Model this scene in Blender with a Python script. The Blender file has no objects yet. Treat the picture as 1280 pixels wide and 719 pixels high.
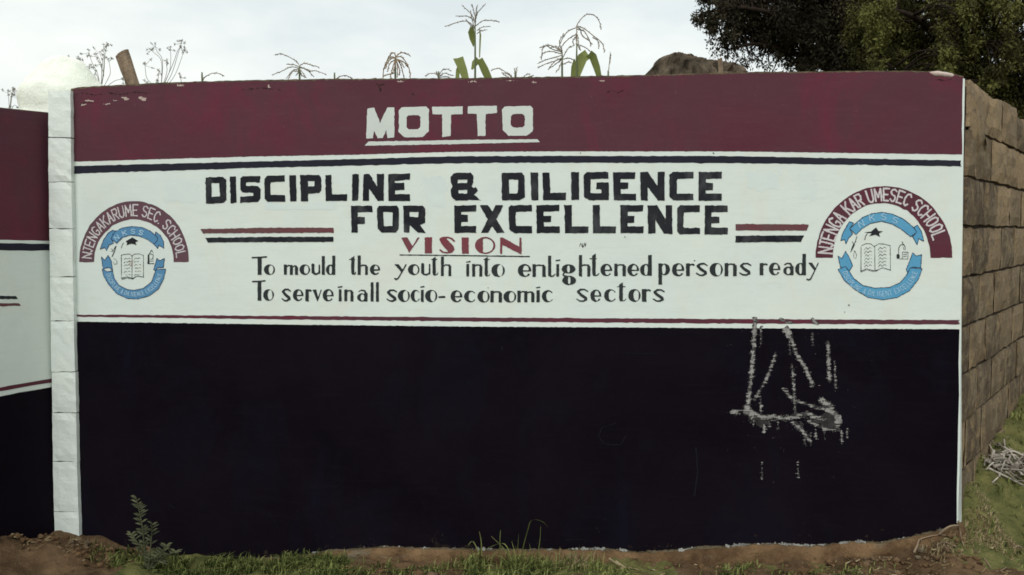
import bpy, math, random
import numpy as np
from mathutils import Vector, noise as mnoise

random.seed(11)
RNG = np.random.default_rng(11)
S = bpy.context.scene
COL = S.collection
PI = math.pi

# ------------------------------------------------------------------ camera, sky, sun, exposure
F = 1108.0                      # focal length in photo pixels (photo 1280 x 719)
CX, CY = 640.0, 359.5
PITCH = math.atan(71.5 / F)     # camera looks slightly down
EYE = Vector((0.0, 0.0, 1.5))

cam_d = bpy.data.cameras.new('camera')
cam_d.sensor_width = 36.0
cam_d.lens = 36.0 * F / 1280.0
cam_d.clip_start = 0.05
cam_d.clip_end = 2000.0
cam = bpy.data.objects.new('camera', cam_d)
cam.location = EYE
cam.rotation_euler = (PI / 2 - PITCH, 0, 0)
COL.objects.link(cam)
S.camera = cam

SUN_EL, SUN_AZ = math.radians(50), math.radians(202)   # azimuth measured from +Y, clockwise
world = bpy.data.worlds.new('World')
S.world = world
world.use_nodes = True
nt = world.node_tree
for n in list(nt.nodes):
    nt.nodes.remove(n)
wN = nt.nodes.new
wo = wN('ShaderNodeOutputWorld')
bg = wN('ShaderNodeBackground')
bg2 = wN('ShaderNodeBackground')
mixs = wN('ShaderNodeMixShader')
sky = wN('ShaderNodeTexSky')
sky.sky_type = 'NISHITA'
sky.sun_disc = False
sky.sun_elevation = SUN_EL
sky.sun_rotation = SUN_AZ
bg.inputs['Strength'].default_value = 0.07
nt.links.new(sky.outputs[0], bg.inputs['Color'])
tc = wN('ShaderNodeTexCoord')
mp = wN('ShaderNodeMapping')
mp.inputs['Scale'].default_value = (1.0, 1.0, 2.6)
mp.inputs['Location'].default_value = (0.35, 0.1, 0.2)
nt.links.new(tc.outputs['Generated'], mp.inputs['Vector'])
nz = wN('ShaderNodeTexNoise')
nz.inputs['Scale'].default_value = 3.2
nz.inputs['Detail'].default_value = 6
nz.inputs['Roughness'].default_value = 0.52
nt.links.new(mp.outputs[0], nz.inputs['Vector'])
rp = wN('ShaderNodeValToRGB')
rp.color_ramp.elements[0].position = 0.36
rp.color_ramp.elements[0].color = (0.60, 0.655, 0.665, 1)
rp.color_ramp.elements[1].position = 0.62
rp.color_ramp.elements[1].color = (0.80, 0.825, 0.785, 1)
nt.links.new(nz.outputs['Fac'], rp.inputs['Fac'])
nt.links.new(rp.outputs[0], bg2.inputs['Color'])
sep = wN('ShaderNodeSeparateXYZ')
nt.links.new(tc.outputs['Generated'], sep.inputs[0])
mr = wN('ShaderNodeMapRange')           # overcast sky: the zenith is brighter than the horizon
mr.inputs['From Min'].default_value = 0.1
mr.inputs['From Max'].default_value = 1.0
mr.inputs['To Min'].default_value = 1.0
mr.inputs['To Max'].default_value = 1.35
nt.links.new(sep.outputs['Z'], mr.inputs['Value'])
nt.links.new(mr.outputs[0], bg2.inputs['Strength'])
mixs.inputs['Fac'].default_value = 0.9
nt.links.new(bg.outputs[0], mixs.inputs[1])
nt.links.new(bg2.outputs[0], mixs.inputs[2])
nt.links.new(mixs.outputs[0], wo.inputs['Surface'])

sun_d = bpy.data.lights.new('sun', 'SUN')
sun_d.energy = 1.5
sun_d.angle = math.radians(28)
sun_d.color = (1.0, 0.985, 0.95)
sun = bpy.data.objects.new('sun', sun_d)
sdir = Vector((math.sin(SUN_AZ) * math.cos(SUN_EL), math.cos(SUN_AZ) * math.cos(SUN_EL), math.sin(SUN_EL)))
sun.rotation_euler = sdir.to_track_quat('Z', 'Y').to_euler()
COL.objects.link(sun)

S.view_settings.view_transform = 'Standard'
S.view_settings.look = 'None'
S.view_settings.gamma = 1.0
S.view_settings.use_curve_mapping = False
S.view_settings.exposure = 0.36
S.render.engine = 'CYCLES'
S.cycles.filter_width = 1.7

# ------------------------------------------------------------------ geometry helpers
def ray(px, py):
    cx, cy = (px - CX) / F, (CY - py) / F
    c, s = math.cos(PITCH), math.sin(PITCH)
    return Vector((cx, c + cy * s, -s + cy * c))

def at(px, py, Y):
    """point seen at photo pixel (px,py), Y metres in front of the camera along the ground"""
    r = ray(px, py)
    return EYE + r * (Y / r.y)

class Plane:
    def __init__(self, p, d):
        self.p = Vector((p[0], p[1], 0)); self.d = Vector((d[0], d[1], 0)).normalized()
        n = Vector((self.d.y, -self.d.x, 0))
        if n.dot(Vector((0, 0, 0)) - self.p) < 0: n = -n
        self.n = n
    def hit(self, px, py, off=0.0):
        r = ray(px, py)
        q = self.p + self.n * off
        t = (q - EYE).dot(self.n) / r.dot(self.n)
        return EYE + r * t
    def depth(self, px):
        return self.hit(px, 288).y

YAW = math.radians(4.6)
MAIN = Plane((0, 4.1), (math.cos(YAW), -math.sin(YAW)))
pl = MAIN.hit(61, 300)
LEFT = Plane((pl.x, pl.y), (-0.095, -0.215))
pr = MAIN.hit(1205, 300)
SIDE = Plane((pr.x, pr.y), (math.sin(math.radians(37.5)), math.cos(math.radians(37.5))))

def interp(pts):
    xs = np.array([p[0] for p in pts], float); ys = np.array([p[1] for p in pts], float)
    return lambda x: np.interp(x, xs, ys)

def link(o, parent=None):
    COL.objects.link(o)
    if parent is not None:
        o.parent = parent
    return o

def base_of(o):
    v = Vector((0, 0, 0))
    while o is not None:
        v += o.location
        o = o.parent
    return v

def mesh_obj(name, verts, faces, mat, parent=None, smooth=False, tint=None, label=None):
    b = base_of(parent) if parent is not None else Vector((0, 0, 0))
    me = bpy.data.meshes.new(name)
    vv = np.array([tuple(v) for v in verts], float).reshape(-1, 3) - np.array(b)
    me.from_pydata(vv.tolist(), [], [tuple(int(i) for i in f) for f in faces])
    me.materials.append(mat)
    if smooth:
        me.polygons.foreach_set('use_smooth', [True] * len(me.polygons))
    if tint is not None:
        a = me.attributes.new('tint', 'FLOAT', 'POINT')
        a.data.foreach_set('value', list(map(float, tint)))
    me.update()
    o = bpy.data.objects.new(name, me)
    link(o, parent)
    if label: o['label'] = label
    return o

def quads_obj(name, V, mat, parent=None, tint=None):
    """V: (n,4,3) array of separate quads"""
    n = len(V)
    b = np.array(base_of(parent)) if parent is not None else np.zeros(3)
    me = bpy.data.meshes.new(name)
    me.vertices.add(n * 4); me.loops.add(n * 4); me.polygons.add(n)
    me.vertices.foreach_set('co', (V.reshape(-1, 3) - b).astype(np.float32).ravel())
    me.loops.foreach_set('vertex_index', np.arange(n * 4, dtype=np.int32))
    me.polygons.foreach_set('loop_start', np.arange(0, n * 4, 4, dtype=np.int32))
    me.polygons.foreach_set('loop_total', np.full(n, 4, dtype=np.int32))
    me.materials.append(mat)
    if tint is not None:
        a = me.attributes.new('tint', 'FLOAT', 'POINT')
        a.data.foreach_set('value', np.repeat(tint, 4).astype(np.float32))
    me.update(calc_edges=True); me.validate()
    o = bpy.data.objects.new(name, me)
    return link(o, parent)

def thing(name, label, cat, loc=(0, 0, 0), group=None):
    o = bpy.data.objects.new(name, None)
    o.empty_display_size = 0.1
    o.location = loc
    link(o)
    return tag(o, label, cat, group)

def tag(o, label, cat, group=None):
    o['label'] = label; o['category'] = cat; o['kind'] = 'thing'
    if group: o['group'] = group
    return o

def part_empty(name, parent):
    o = bpy.data.objects.new(name, None)
    o.empty_display_size = 0.05
    return link(o, parent)

class MB:
    """collects tubes, ribbons and boxes for ONE mesh"""
    def __init__(self):
        self.v = []; self.f = []; self.t = []
    def tube(self, pts, r0, r1=None, n=6, tint=0.5, cap=True):
        pts = [Vector(p) for p in pts]
        if r1 is None: r1 = r0
        b = len(self.v); m = len(pts)
        ref = Vector((0.31, 0.83, 0.46))
        for i, p in enumerate(pts):
            d = (pts[min(i + 1, m - 1)] - pts[max(i - 1, 0)])
            if d.length < 1e-9: d = Vector((0, 0, 1))
            d.normalize()
            a = d.cross(ref)
            if a.length < 0.1: a = d.cross(Vector((1, 0, 0)))
            a.normalize(); c = d.cross(a)
            rr = r0[i] if isinstance(r0, (list, tuple)) else r0 + (r1 - r0) * i / max(1, m - 1)
            for k in range(n):
                an = 2 * PI * k / n
                self.v.append(p + (a * math.cos(an) + c * math.sin(an)) * rr); self.t.append(tint)
        for i in range(m - 1):
            for k in range(n):
                k2 = (k + 1) % n
                self.f.append((b + i * n + k, b + i * n + k2, b + (i + 1) * n + k2, b + (i + 1) * n + k))
        if cap:
            self.f.append(tuple(b + k for k in range(n))[::-1])
            self.f.append(tuple(b + (m - 1) * n + k for k in range(n)))
    def ribbon(self, pts, widths, side, fold=0.25, tint=0.5):
        """leaf blade: a strip with a folded mid rib; side = sideways direction"""
        pts = [Vector(p) for p in pts]; side = Vector(side).normalized()
        b = len(self.v); m = len(pts)
        for i, p in enumerate(pts):
            d = (pts[min(i + 1, m - 1)] - pts[max(i - 1, 0)]).normalized()
            s = side - d * side.dot(d)
            if s.length < 1e-3: s = d.orthogonal()
            s.normalize(); nrm = s.cross(d)
            w = widths[i]
            self.v += [p - s * w / 2 + nrm * w * fold, p, p + s * w / 2 + nrm * w * fold]
            self.t += [tint] * 3
        for i in range(m - 1):
            for k in (0, 1):
                self.f.append((b + i * 3 + k, b + i * 3 + k + 1, b + i * 3 + 4 + k, b + i * 3 + 3 + k))
    def build(self, name, mat, parent=None, smooth=True, label=None):
        return mesh_obj(name, self.v, self.f, mat, parent, smooth, self.t, label)

def spline(pts, n=6):
    """Catmull-Rom through the points"""
    P = [Vector(p) for p in pts]
    if len(P) < 3: return P
    P = [P[0] * 2 - P[1]] + P + [P[-1] * 2 - P[-2]]
    out = []
    for i in range(1, len(P) - 2):
        for k in range(n):
            t = k / n
            a, b, c, d = P[i - 1], P[i], P[i + 1], P[i + 2]
            out.append(0.5 * ((2 * b) + (c - a) * t + (2 * a - 5 * b + 4 * c - d) * t * t + (3 * b - a - 3 * c + d) * t ** 3))
    out.append(P[-2])
    return out

# ------------------------------------------------------------------ materials
def new_mat(name, rough=0.8, spec=0.2):
    m = bpy.data.materials.new(name); m.use_nodes = True
    nt = m.node_tree
    b = nt.nodes['Principled BSDF']
    b.inputs['Roughness'].default_value = rough
    b.inputs['Specular IOR Level'].default_value = spec
    return m, nt, b

def coords(nt, scale=(1, 1, 1)):
    tc = nt.nodes.new('ShaderNodeTexCoord')
    mp = nt.nodes.new('ShaderNodeMapping')
    mp.inputs['Scale'].default_value = scale
    nt.links.new(tc.outputs['Object'], mp.inputs['Vector'])
    return mp.outputs[0]

def noise_n(nt, vec, scale, detail=4, rough=0.55, dist=0.0):
    n = nt.nodes.new('ShaderNodeTexNoise')
    n.inputs['Scale'].default_value = scale
    n.inputs['Detail'].default_value = detail
    n.inputs['Roughness'].default_value = rough
    n.inputs['Distortion'].default_value = dist
    nt.links.new(vec, n.inputs['Vector'])
    return n.outputs['Fac']

def ramp(nt, fac, lo, hi, a=0.0, b=1.0):
    r = nt.nodes.new('ShaderNodeMapRange')
    r.inputs['From Min'].default_value = lo; r.inputs['From Max'].default_value = hi
    r.inputs['To Min'].default_value = a; r.inputs['To Max'].default_value = b
    nt.links.new(fac, r.inputs['Value'])
    return r.outputs[0]

def mixc(nt, fac, a, b):
    m = nt.nodes.new('ShaderNodeMix'); m.data_type = 'RGBA'
    if isinstance(fac, float): m.inputs[0].default_value = fac
    else: nt.links.new(fac, m.inputs[0])
    for sock, c in ((m.inputs[6], a), (m.inputs[7], b)):
        if isinstance(c, (tuple, list)): sock.default_value = (*c, 1)
        else: nt.links.new(c, sock)
    return m.outputs[2]

def bump(nt, bsdf, h, strength, dist=0.01):
    b = nt.nodes.new('ShaderNodeBump')
    b.inputs['Strength'].default_value = strength
    b.inputs['Distance'].default_value = dist
    nt.links.new(h, b.inputs['Height'])
    nt.links.new(b.outputs[0], bsdf.inputs['Normal'])

def addm(nt, a, b, ka=1.0, kb=1.0):
    m1 = nt.nodes.new('ShaderNodeMath'); m1.operation = 'MULTIPLY'; m1.inputs[1].default_value = ka; nt.links.new(a, m1.inputs[0])
    m2 = nt.nodes.new('ShaderNodeMath'); m2.operation = 'MULTIPLY_ADD'; m2.inputs[1].default_value = kb
    nt.links.new(b, m2.inputs[0]); nt.links.new(m1.outputs[0], m2.inputs[2])
    return m2.outputs[0]

def relief(nt, bsdf, k=1.0):
    """hand trowelled plaster under the paint"""
    v = coords(nt)
    h = addm(nt, noise_n(nt, v, 3.5, 3), noise_n(nt, v, 45, 5, 0.65), 1.0, 0.09)
    bump(nt, bsdf, h, 0.22 * k, 0.03)

def paint(name, base, alt, patch=2.2, amt=0.7, rough=0.75, spec=0.15, speck=None, speck_amt=0.6, alt2=None, wear=None, k=1.0):
    m, nt, b = new_mat(name, rough, spec)
    v = coords(nt)
    f = ramp(nt, noise_n(nt, v, patch, 5, 0.6, 0.4), 0.35, 0.68, 0, amt)
    c = mixc(nt, f, base, alt)
    if alt2:
        f2 = ramp(nt, noise_n(nt, coords(nt, (1.0, 1.0, 0.6)), patch * 2.3, 6, 0.7, 0.6), 0.5, 0.72, 0, 0.75)
        c = mixc(nt, f2, c, alt2)
    if wear:                                     # brush streaks
        f3 = ramp(nt, noise_n(nt, coords(nt, (1.2, 1.2, 14.0)), 5.0, 5, 0.7), 0.52, 0.78, 0, 0.5)
        c = mixc(nt, f3, c, wear)
    if speck:
        f4 = ramp(nt, noise_n(nt, v, 75, 3, 0.7), 0.66, 0.76, 0, speck_amt)
        c = mixc(nt, f4, c, speck)
    nt.links.new(c, b.inputs['Base Color'])
    relief(nt, b, k)
    return m

def tinted(name, lo, hi, rough=0.7, spec=0.2, nscale=8.0, trans=0.0, bmp=0.0, bscale=60.0):
    """colour runs between lo and hi by the mesh's own tint attribute plus noise"""
    m, nt, b = new_mat(name, rough, spec)
    a = nt.nodes.new('ShaderNodeAttribute'); a.attribute_name = 'tint'
    n = noise_n(nt, coords(nt), nscale, 4)
    f = addm(nt, a.outputs['Fac'], ramp(nt, n, 0.25, 0.75, -0.3, 0.3), 1.0, 1.0)
    f = ramp(nt, f, 0, 1)
    nt.links.new(mixc(nt, f, lo, hi), b.inputs['Base Color'])
    if trans:
        t = nt.nodes.new('ShaderNodeBsdfTranslucent')
        nt.links.new(mixc(nt, f, lo, hi), t.inputs['Color'])
        ms = nt.nodes.new('ShaderNodeMixShader'); ms.inputs[0].default_value = trans
        out = nt.nodes['Material Output']
        nt.links.new(b.outputs[0], ms.inputs[1]); nt.links.new(t.outputs[0], ms.inputs[2])
        nt.links.new(ms.outputs[0], out.inputs['Surface'])
    if bmp:
        bump(nt, b, noise_n(nt, coords(nt), bscale, 6, 0.7), bmp, 0.02)
    return m

M = {}
M['white'] = paint('white_wall_paint', (0.68, 0.735, 0.675), (0.63, 0.71, 0.68), 2.0, 0.8, 0.7, 0.15,
                   speck=(0.42, 0.42, 0.36), speck_amt=0.4, wear=(0.60, 0.63, 0.585), alt2=(0.66, 0.68, 0.61))
M['maroon'] = paint('maroon_wall_paint', (0.098, 0.026, 0.040), (0.086, 0.038, 0.049), 1.6, 0.9, 0.65, 0.12,
                    speck=(0.20, 0.13, 0.13), speck_amt=0.35, alt2=(0.142, 0.022, 0.044), wear=(0.122, 0.042, 0.058))
M['black'] = paint('black_wall_paint', (0.0034, 0.0020, 0.0048), (0.0068, 0.0046, 0.0080), 1.3, 1.0, 0.6, 0.05,
                   speck=(0.016, 0.014, 0.017), speck_amt=0.4, wear=(0.0088, 0.0064, 0.0100), alt2=(0.0058, 0.0050, 0.0120))
M['navy'] = paint('dark_stripe_paint', (0.014, 0.014, 0.026), (0.02, 0.02, 0.032), 3, 0.9, 0.65, 0.15)
M['letter'] = paint('black_letter_paint', (0.010, 0.011, 0.017), (0.022, 0.024, 0.028), 3.2, 1.0, 0.62, 0.12,
                    speck=(0.12, 0.13, 0.13), speck_amt=0.8, alt2=(0.075, 0.080, 0.082))
M['script'] = paint('dark_script_paint', (0.020, 0.026, 0.028), (0.030, 0.036, 0.037), 4, 1.0, 0.65, 0.2)
M['red'] = paint('maroon_letter_paint', (0.19, 0.040, 0.055), (0.16, 0.06, 0.07), 8, 1.0, 0.65, 0.2, speck=(0.36, 0.18, 0.18), speck_amt=0.5)
M['bar'] = paint('maroon_bar_paint', (0.14, 0.045, 0.055), (0.12, 0.065, 0.065), 8, 1.0, 0.65, 0.2, speck=(0.30, 0.12, 0.12), speck_amt=0.5)
M['arch_dull'] = paint('dull_mauve_paint', (0.125, 0.060, 0.078), (0.11, 0.066, 0.08), 8, 1.0, 0.65, 0.15)
M['blue'] = paint('sky_blue_paint', (0.085, 0.30, 0.50), (0.11, 0.34, 0.52), 7, 1.0, 0.65, 0.2)
M['blue_dull'] = paint('dull_blue_paint', (0.10, 0.26, 0.44), (0.085, 0.23, 0.40), 7, 1.0, 0.65, 0.2)
M['outline'] = paint('blue_black_outline', (0.025, 0.045, 0.09), (0.03, 0.05, 0.08), 7, 1.0, 0.65, 0.2)
M['pale'] = paint('pale_letter_paint', (0.60, 0.58, 0.58), (0.52, 0.48, 0.50), 20, 1.0, 0.7, 0.15)
M['paleblue'] = paint('pale_blue_letter_paint', (0.42, 0.60, 0.72), (0.32, 0.52, 0.66), 20, 1.0, 0.7, 0.15)
M['mottow'] = paint('heading_white_paint', (0.60, 0.65, 0.60), (0.56, 0.60, 0.57), 6, 1.0, 0.7, 0.15)
M['chalk'] = paint('chalk_scrawl', (0.34, 0.33, 0.31), (0.16, 0.155, 0.15), 30, 1.0, 0.95, 0.0)
M['splash'] = paint('dried_mud_splash', (0.030, 0.022, 0.018), (0.014, 0.011, 0.011), 20, 1.0, 0.95, 0.0)
M['flake'] = paint('flaked_dirty_paint', (0.34, 0.34, 0.31), (0.13, 0.125, 0.115), 25, 1.0, 0.9, 0.05, speck=(0.08, 0.07, 0.06))
M['midchalk'] = paint('thin_chalk', (0.15, 0.145, 0.14), (0.07, 0.068, 0.066), 30, 1.0, 0.95, 0.0)
M['dustchalk'] = paint('dusty_chalk', (0.050, 0.048, 0.047), (0.022, 0.021, 0.022), 30, 1.0, 0.95, 0.0)
M['chip'] = paint('bare_plaster_chip', (0.50, 0.42, 0.38), (0.40, 0.30, 0.26), 30, 1.0, 0.95, 0.0)
M['smudge'] = paint('faint_smudge', (0.014, 0.014, 0.018), (0.010, 0.010, 0.013), 20, 1.0, 0.9, 0.0)
M['ghost'] = paint('faint_old_paint', (0.615, 0.70, 0.68), (0.65, 0.715, 0.67), 6, 1.0, 0.75, 0.15)

m, nt, b = new_mat('bare_cement', 0.95, 0.05)
v = coords(nt)
c = mixc(nt, ramp(nt, noise_n(nt, v, 9, 6, 0.7), 0.35, 0.65), (0.075, 0.06, 0.038), (0.20, 0.16, 0.105))
nt.links.new(c, b.inputs['Base Color']); bump(nt, b, noise_n(nt, v, 60, 6, 0.7), 0.8, 0.02)
M['cement'] = m

m, nt, b = new_mat('ochre_mud_footing', 0.95, 0.05)
v = coords(nt)
c = mixc(nt, ramp(nt, noise_n(nt, v, 6, 6, 0.65), 0.32, 0.66), (0.052, 0.029, 0.016), (0.20, 0.125, 0.066))
c = mixc(nt, ramp(nt, noise_n(nt, v, 30, 5, 0.7), 0.55, 0.72, 0, 0.7), c, (0.05, 0.028, 0.015))
c = mixc(nt, ramp(nt, noise_n(nt, coords(nt, (1, 1, 3)), 3.5, 5, 0.7), 0.55, 0.66, 0, 0.8), c, (0.17, 0.145, 0.10))
nt.links.new(c, b.inputs['Base Color'])
bump(nt, b, addm(nt, noise_n(nt, v, 12, 6, 0.7), noise_n(nt, v, 70, 5, 0.7), 1.0, 0.3), 0.9, 0.03)
M['mud'] = m

m, nt, b = new_mat('soil_and_turf', 0.95, 0.05)
v = coords(nt)
soil = mixc(nt, ramp(nt, noise_n(nt, v, 7, 7, 0.65), 0.33, 0.66), (0.046, 0.028, 0.016), (0.155, 0.098, 0.055))
turf = mixc(nt, ramp(nt, noise_n(nt, v, 11, 6, 0.7), 0.35, 0.65), (0.062, 0.070, 0.025), (0.165, 0.155, 0.058))
at_n = nt.nodes.new('ShaderNodeAttribute'); at_n.attribute_name = 'tint'
fac = ramp(nt, addm(nt, at_n.outputs['Fac'], ramp(nt, noise_n(nt, v, 9, 6, 0.7), 0.3, 0.7, -0.35, 0.35)), 0.42, 0.58)
nt.links.new(mixc(nt, fac, soil, turf), b.inputs['Base Color'])
bump(nt, b, addm(nt, noise_n(nt, v, 14, 6, 0.7), noise_n(nt, v, 90, 5, 0.7), 1.0, 0.3), 0.9, 0.03)
M['ground'] = m

m, nt, b = new_mat('concrete_block', 0.92, 0.1)
v = coords(nt)
a = nt.nodes.new('ShaderNodeAttribute'); a.attribute_name = 'tint'
c = mixc(nt, a.outputs['Fac'], (0.105, 0.078, 0.054), (0.33, 0.24, 0.145))
c = mixc(nt, ramp(nt, noise_n(nt, v, 6, 6, 0.75, 0.6), 0.47, 0.60, 0, 0.8), c, (0.25, 0.195, 0.13))
c = mixc(nt, ramp(nt, noise_n(nt, coords(nt, (1, 1, 0.75)), 10, 6, 0.75), 0.50, 0.66, 0, 0.7), c, (0.33, 0.235, 0.125))
c = mixc(nt, ramp(nt, noise_n(nt, v, 26, 5, 0.8), 0.52, 0.68, 0, 0.75), c, (0.07, 0.055, 0.045))
nt.links.new(c, b.inputs['Base Color'])
bump(nt, b, addm(nt, noise_n(nt, v, 18, 6, 0.7), noise_n(nt, v, 110, 5, 0.75), 1.0, 0.5), 0.8, 0.02)
M['block'] = m
M['mortar'] = tinted('dark_mortar', (0.035, 0.026, 0.02), (0.075, 0.055, 0.04), 0.95, 0.05, 20, 0, 0.6)
M['roughcast'] = paint('whitewashed_roughcast', (0.83, 0.845, 0.77), (0.72, 0.76, 0.64), 9, 0.9, 0.9, 0.05, speck=(0.50, 0.54, 0.40), speck_amt=0.6)
nt = M['roughcast'].node_tree
bump(nt, nt.nodes['Principled BSDF'], addm(nt, noise_n(nt, coords(nt), 55, 6, 0.75), noise_n(nt, coords(nt), 14, 4), 1, 0.8), 0.5, 0.02)
M['pillar'] = paint('whitewashed_block', (0.74, 0.79, 0.74), (0.68, 0.74, 0.70), 7, 0.9, 0.85, 0.08, speck=(0.42, 0.42, 0.38), speck_amt=0.5)
nt = M['pillar'].node_tree
bump(nt, nt.nodes['Principled BSDF'], addm(nt, noise_n(nt, coords(nt), 70, 6, 0.75), noise_n(nt, coords(nt, (1, 1, 4)), 16, 5), 1, 0.3), 0.3, 0.010)

M['leaf_dark'] = tinted('dark_evergreen_leaf', (0.016, 0.014, 0.009), (0.068, 0.060, 0.036), 0.7, 0.08, 1.6, 0.10)
M['leaf_olive'] = tinted('olive_evergreen_leaf', (0.022, 0.018, 0.009), (0.125, 0.125, 0.036), 0.7, 0.08, 1.5, 0.12)
M['bark'] = tinted('grey_brown_bark', (0.018, 0.013, 0.010), (0.045, 0.033, 0.025), 0.95, 0.05, 12, 0, 0.8, 30)
M['maize_green'] = tinted('maize_leaf_green', (0.12, 0.15, 0.04), (0.27, 0.30, 0.10), 0.6, 0.2, 10, 0.35)
M['maize_stalk'] = tinted('maize_stalk_green', (0.08, 0.11, 0.05), (0.15, 0.17, 0.09), 0.6, 0.2, 10)
M['tassel'] = tinted('dry_maize_tassel', (0.36, 0.32, 0.27), (0.58, 0.52, 0.42), 0.8, 0.1, 15, 0.5)
M['tassel_brown'] = tinted('brown_maize_tassel', (0.34, 0.24, 0.14), (0.56, 0.43, 0.28), 0.8, 0.1, 15, 0.5)
M['weed_stem'] = tinted('dry_weed_stem', (0.30, 0.30, 0.25), (0.45, 0.43, 0.35), 0.8, 0.1, 15, 0.5)
M['weed_head'] = tinted('dry_weed_flower', (0.26, 0.25, 0.24), (0.48, 0.45, 0.40), 0.8, 0.1, 15, 0.5)
M['wood'] = tinted('weathered_post_wood', (0.12, 0.085, 0.06), (0.36, 0.27, 0.19), 0.9, 0.05, 14, 0, 0.7, 40)
M['rock'] = tinted('brown_weathered_rock', (0.024, 0.019, 0.013), (0.135, 0.105, 0.075), 0.95, 0.05, 14, 0, 1.0, 25)
M['grass'] = tinted('grass_blade', (0.028, 0.044, 0.011), (0.24, 0.255, 0.085), 0.7, 0.1, 9, 0.2)
M['straw'] = tinted('dry_straw', (0.20, 0.15, 0.075), (0.46, 0.38, 0.24), 0.8, 0.1, 9, 0.15)
M['seedling'] = tinted('weed_seedling_leaf', (0.035, 0.042, 0.020), (0.11, 0.115, 0.06), 0.6, 0.2, 9, 0.2)
M['bleached'] = tinted('bleached_dead_wood', (0.10, 0.08, 0.065), (0.48, 0.43, 0.37), 0.9, 0.05, 12)
M['root'] = tinted('root_wood', (0.10, 0.07, 0.045), (0.24, 0.18, 0.12), 0.9, 0.05, 12)

# ------------------------------------------------------------------ paint shapes on a wall plane
def vnoise(h, w, cell, seed):
    r = np.random.default_rng(seed)
    gh, gw = int(h / cell) + 3, int(w / cell) + 3
    g = r.standard_normal((gh, gw))
    yy = np.arange(h) / cell; xx = np.arange(w) / cell
    y0 = yy.astype(int); x0 = xx.astype(int)
    fy = (yy - y0)[:, None]; fx = (xx - x0)[None, :]
    fy = fy * fy * (3 - 2 * fy); fx = fx * fx * (3 - 2 * fx)
    a = g[y0][:, x0]; b = g[y0][:, x0 + 1]; c = g[y0 + 1][:, x0]; d = g[y0 + 1][:, x0 + 1]
    return (a * (1 - fx) + b * fx) * (1 - fy) + (c * (1 - fx) + d * fx) * fy

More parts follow.
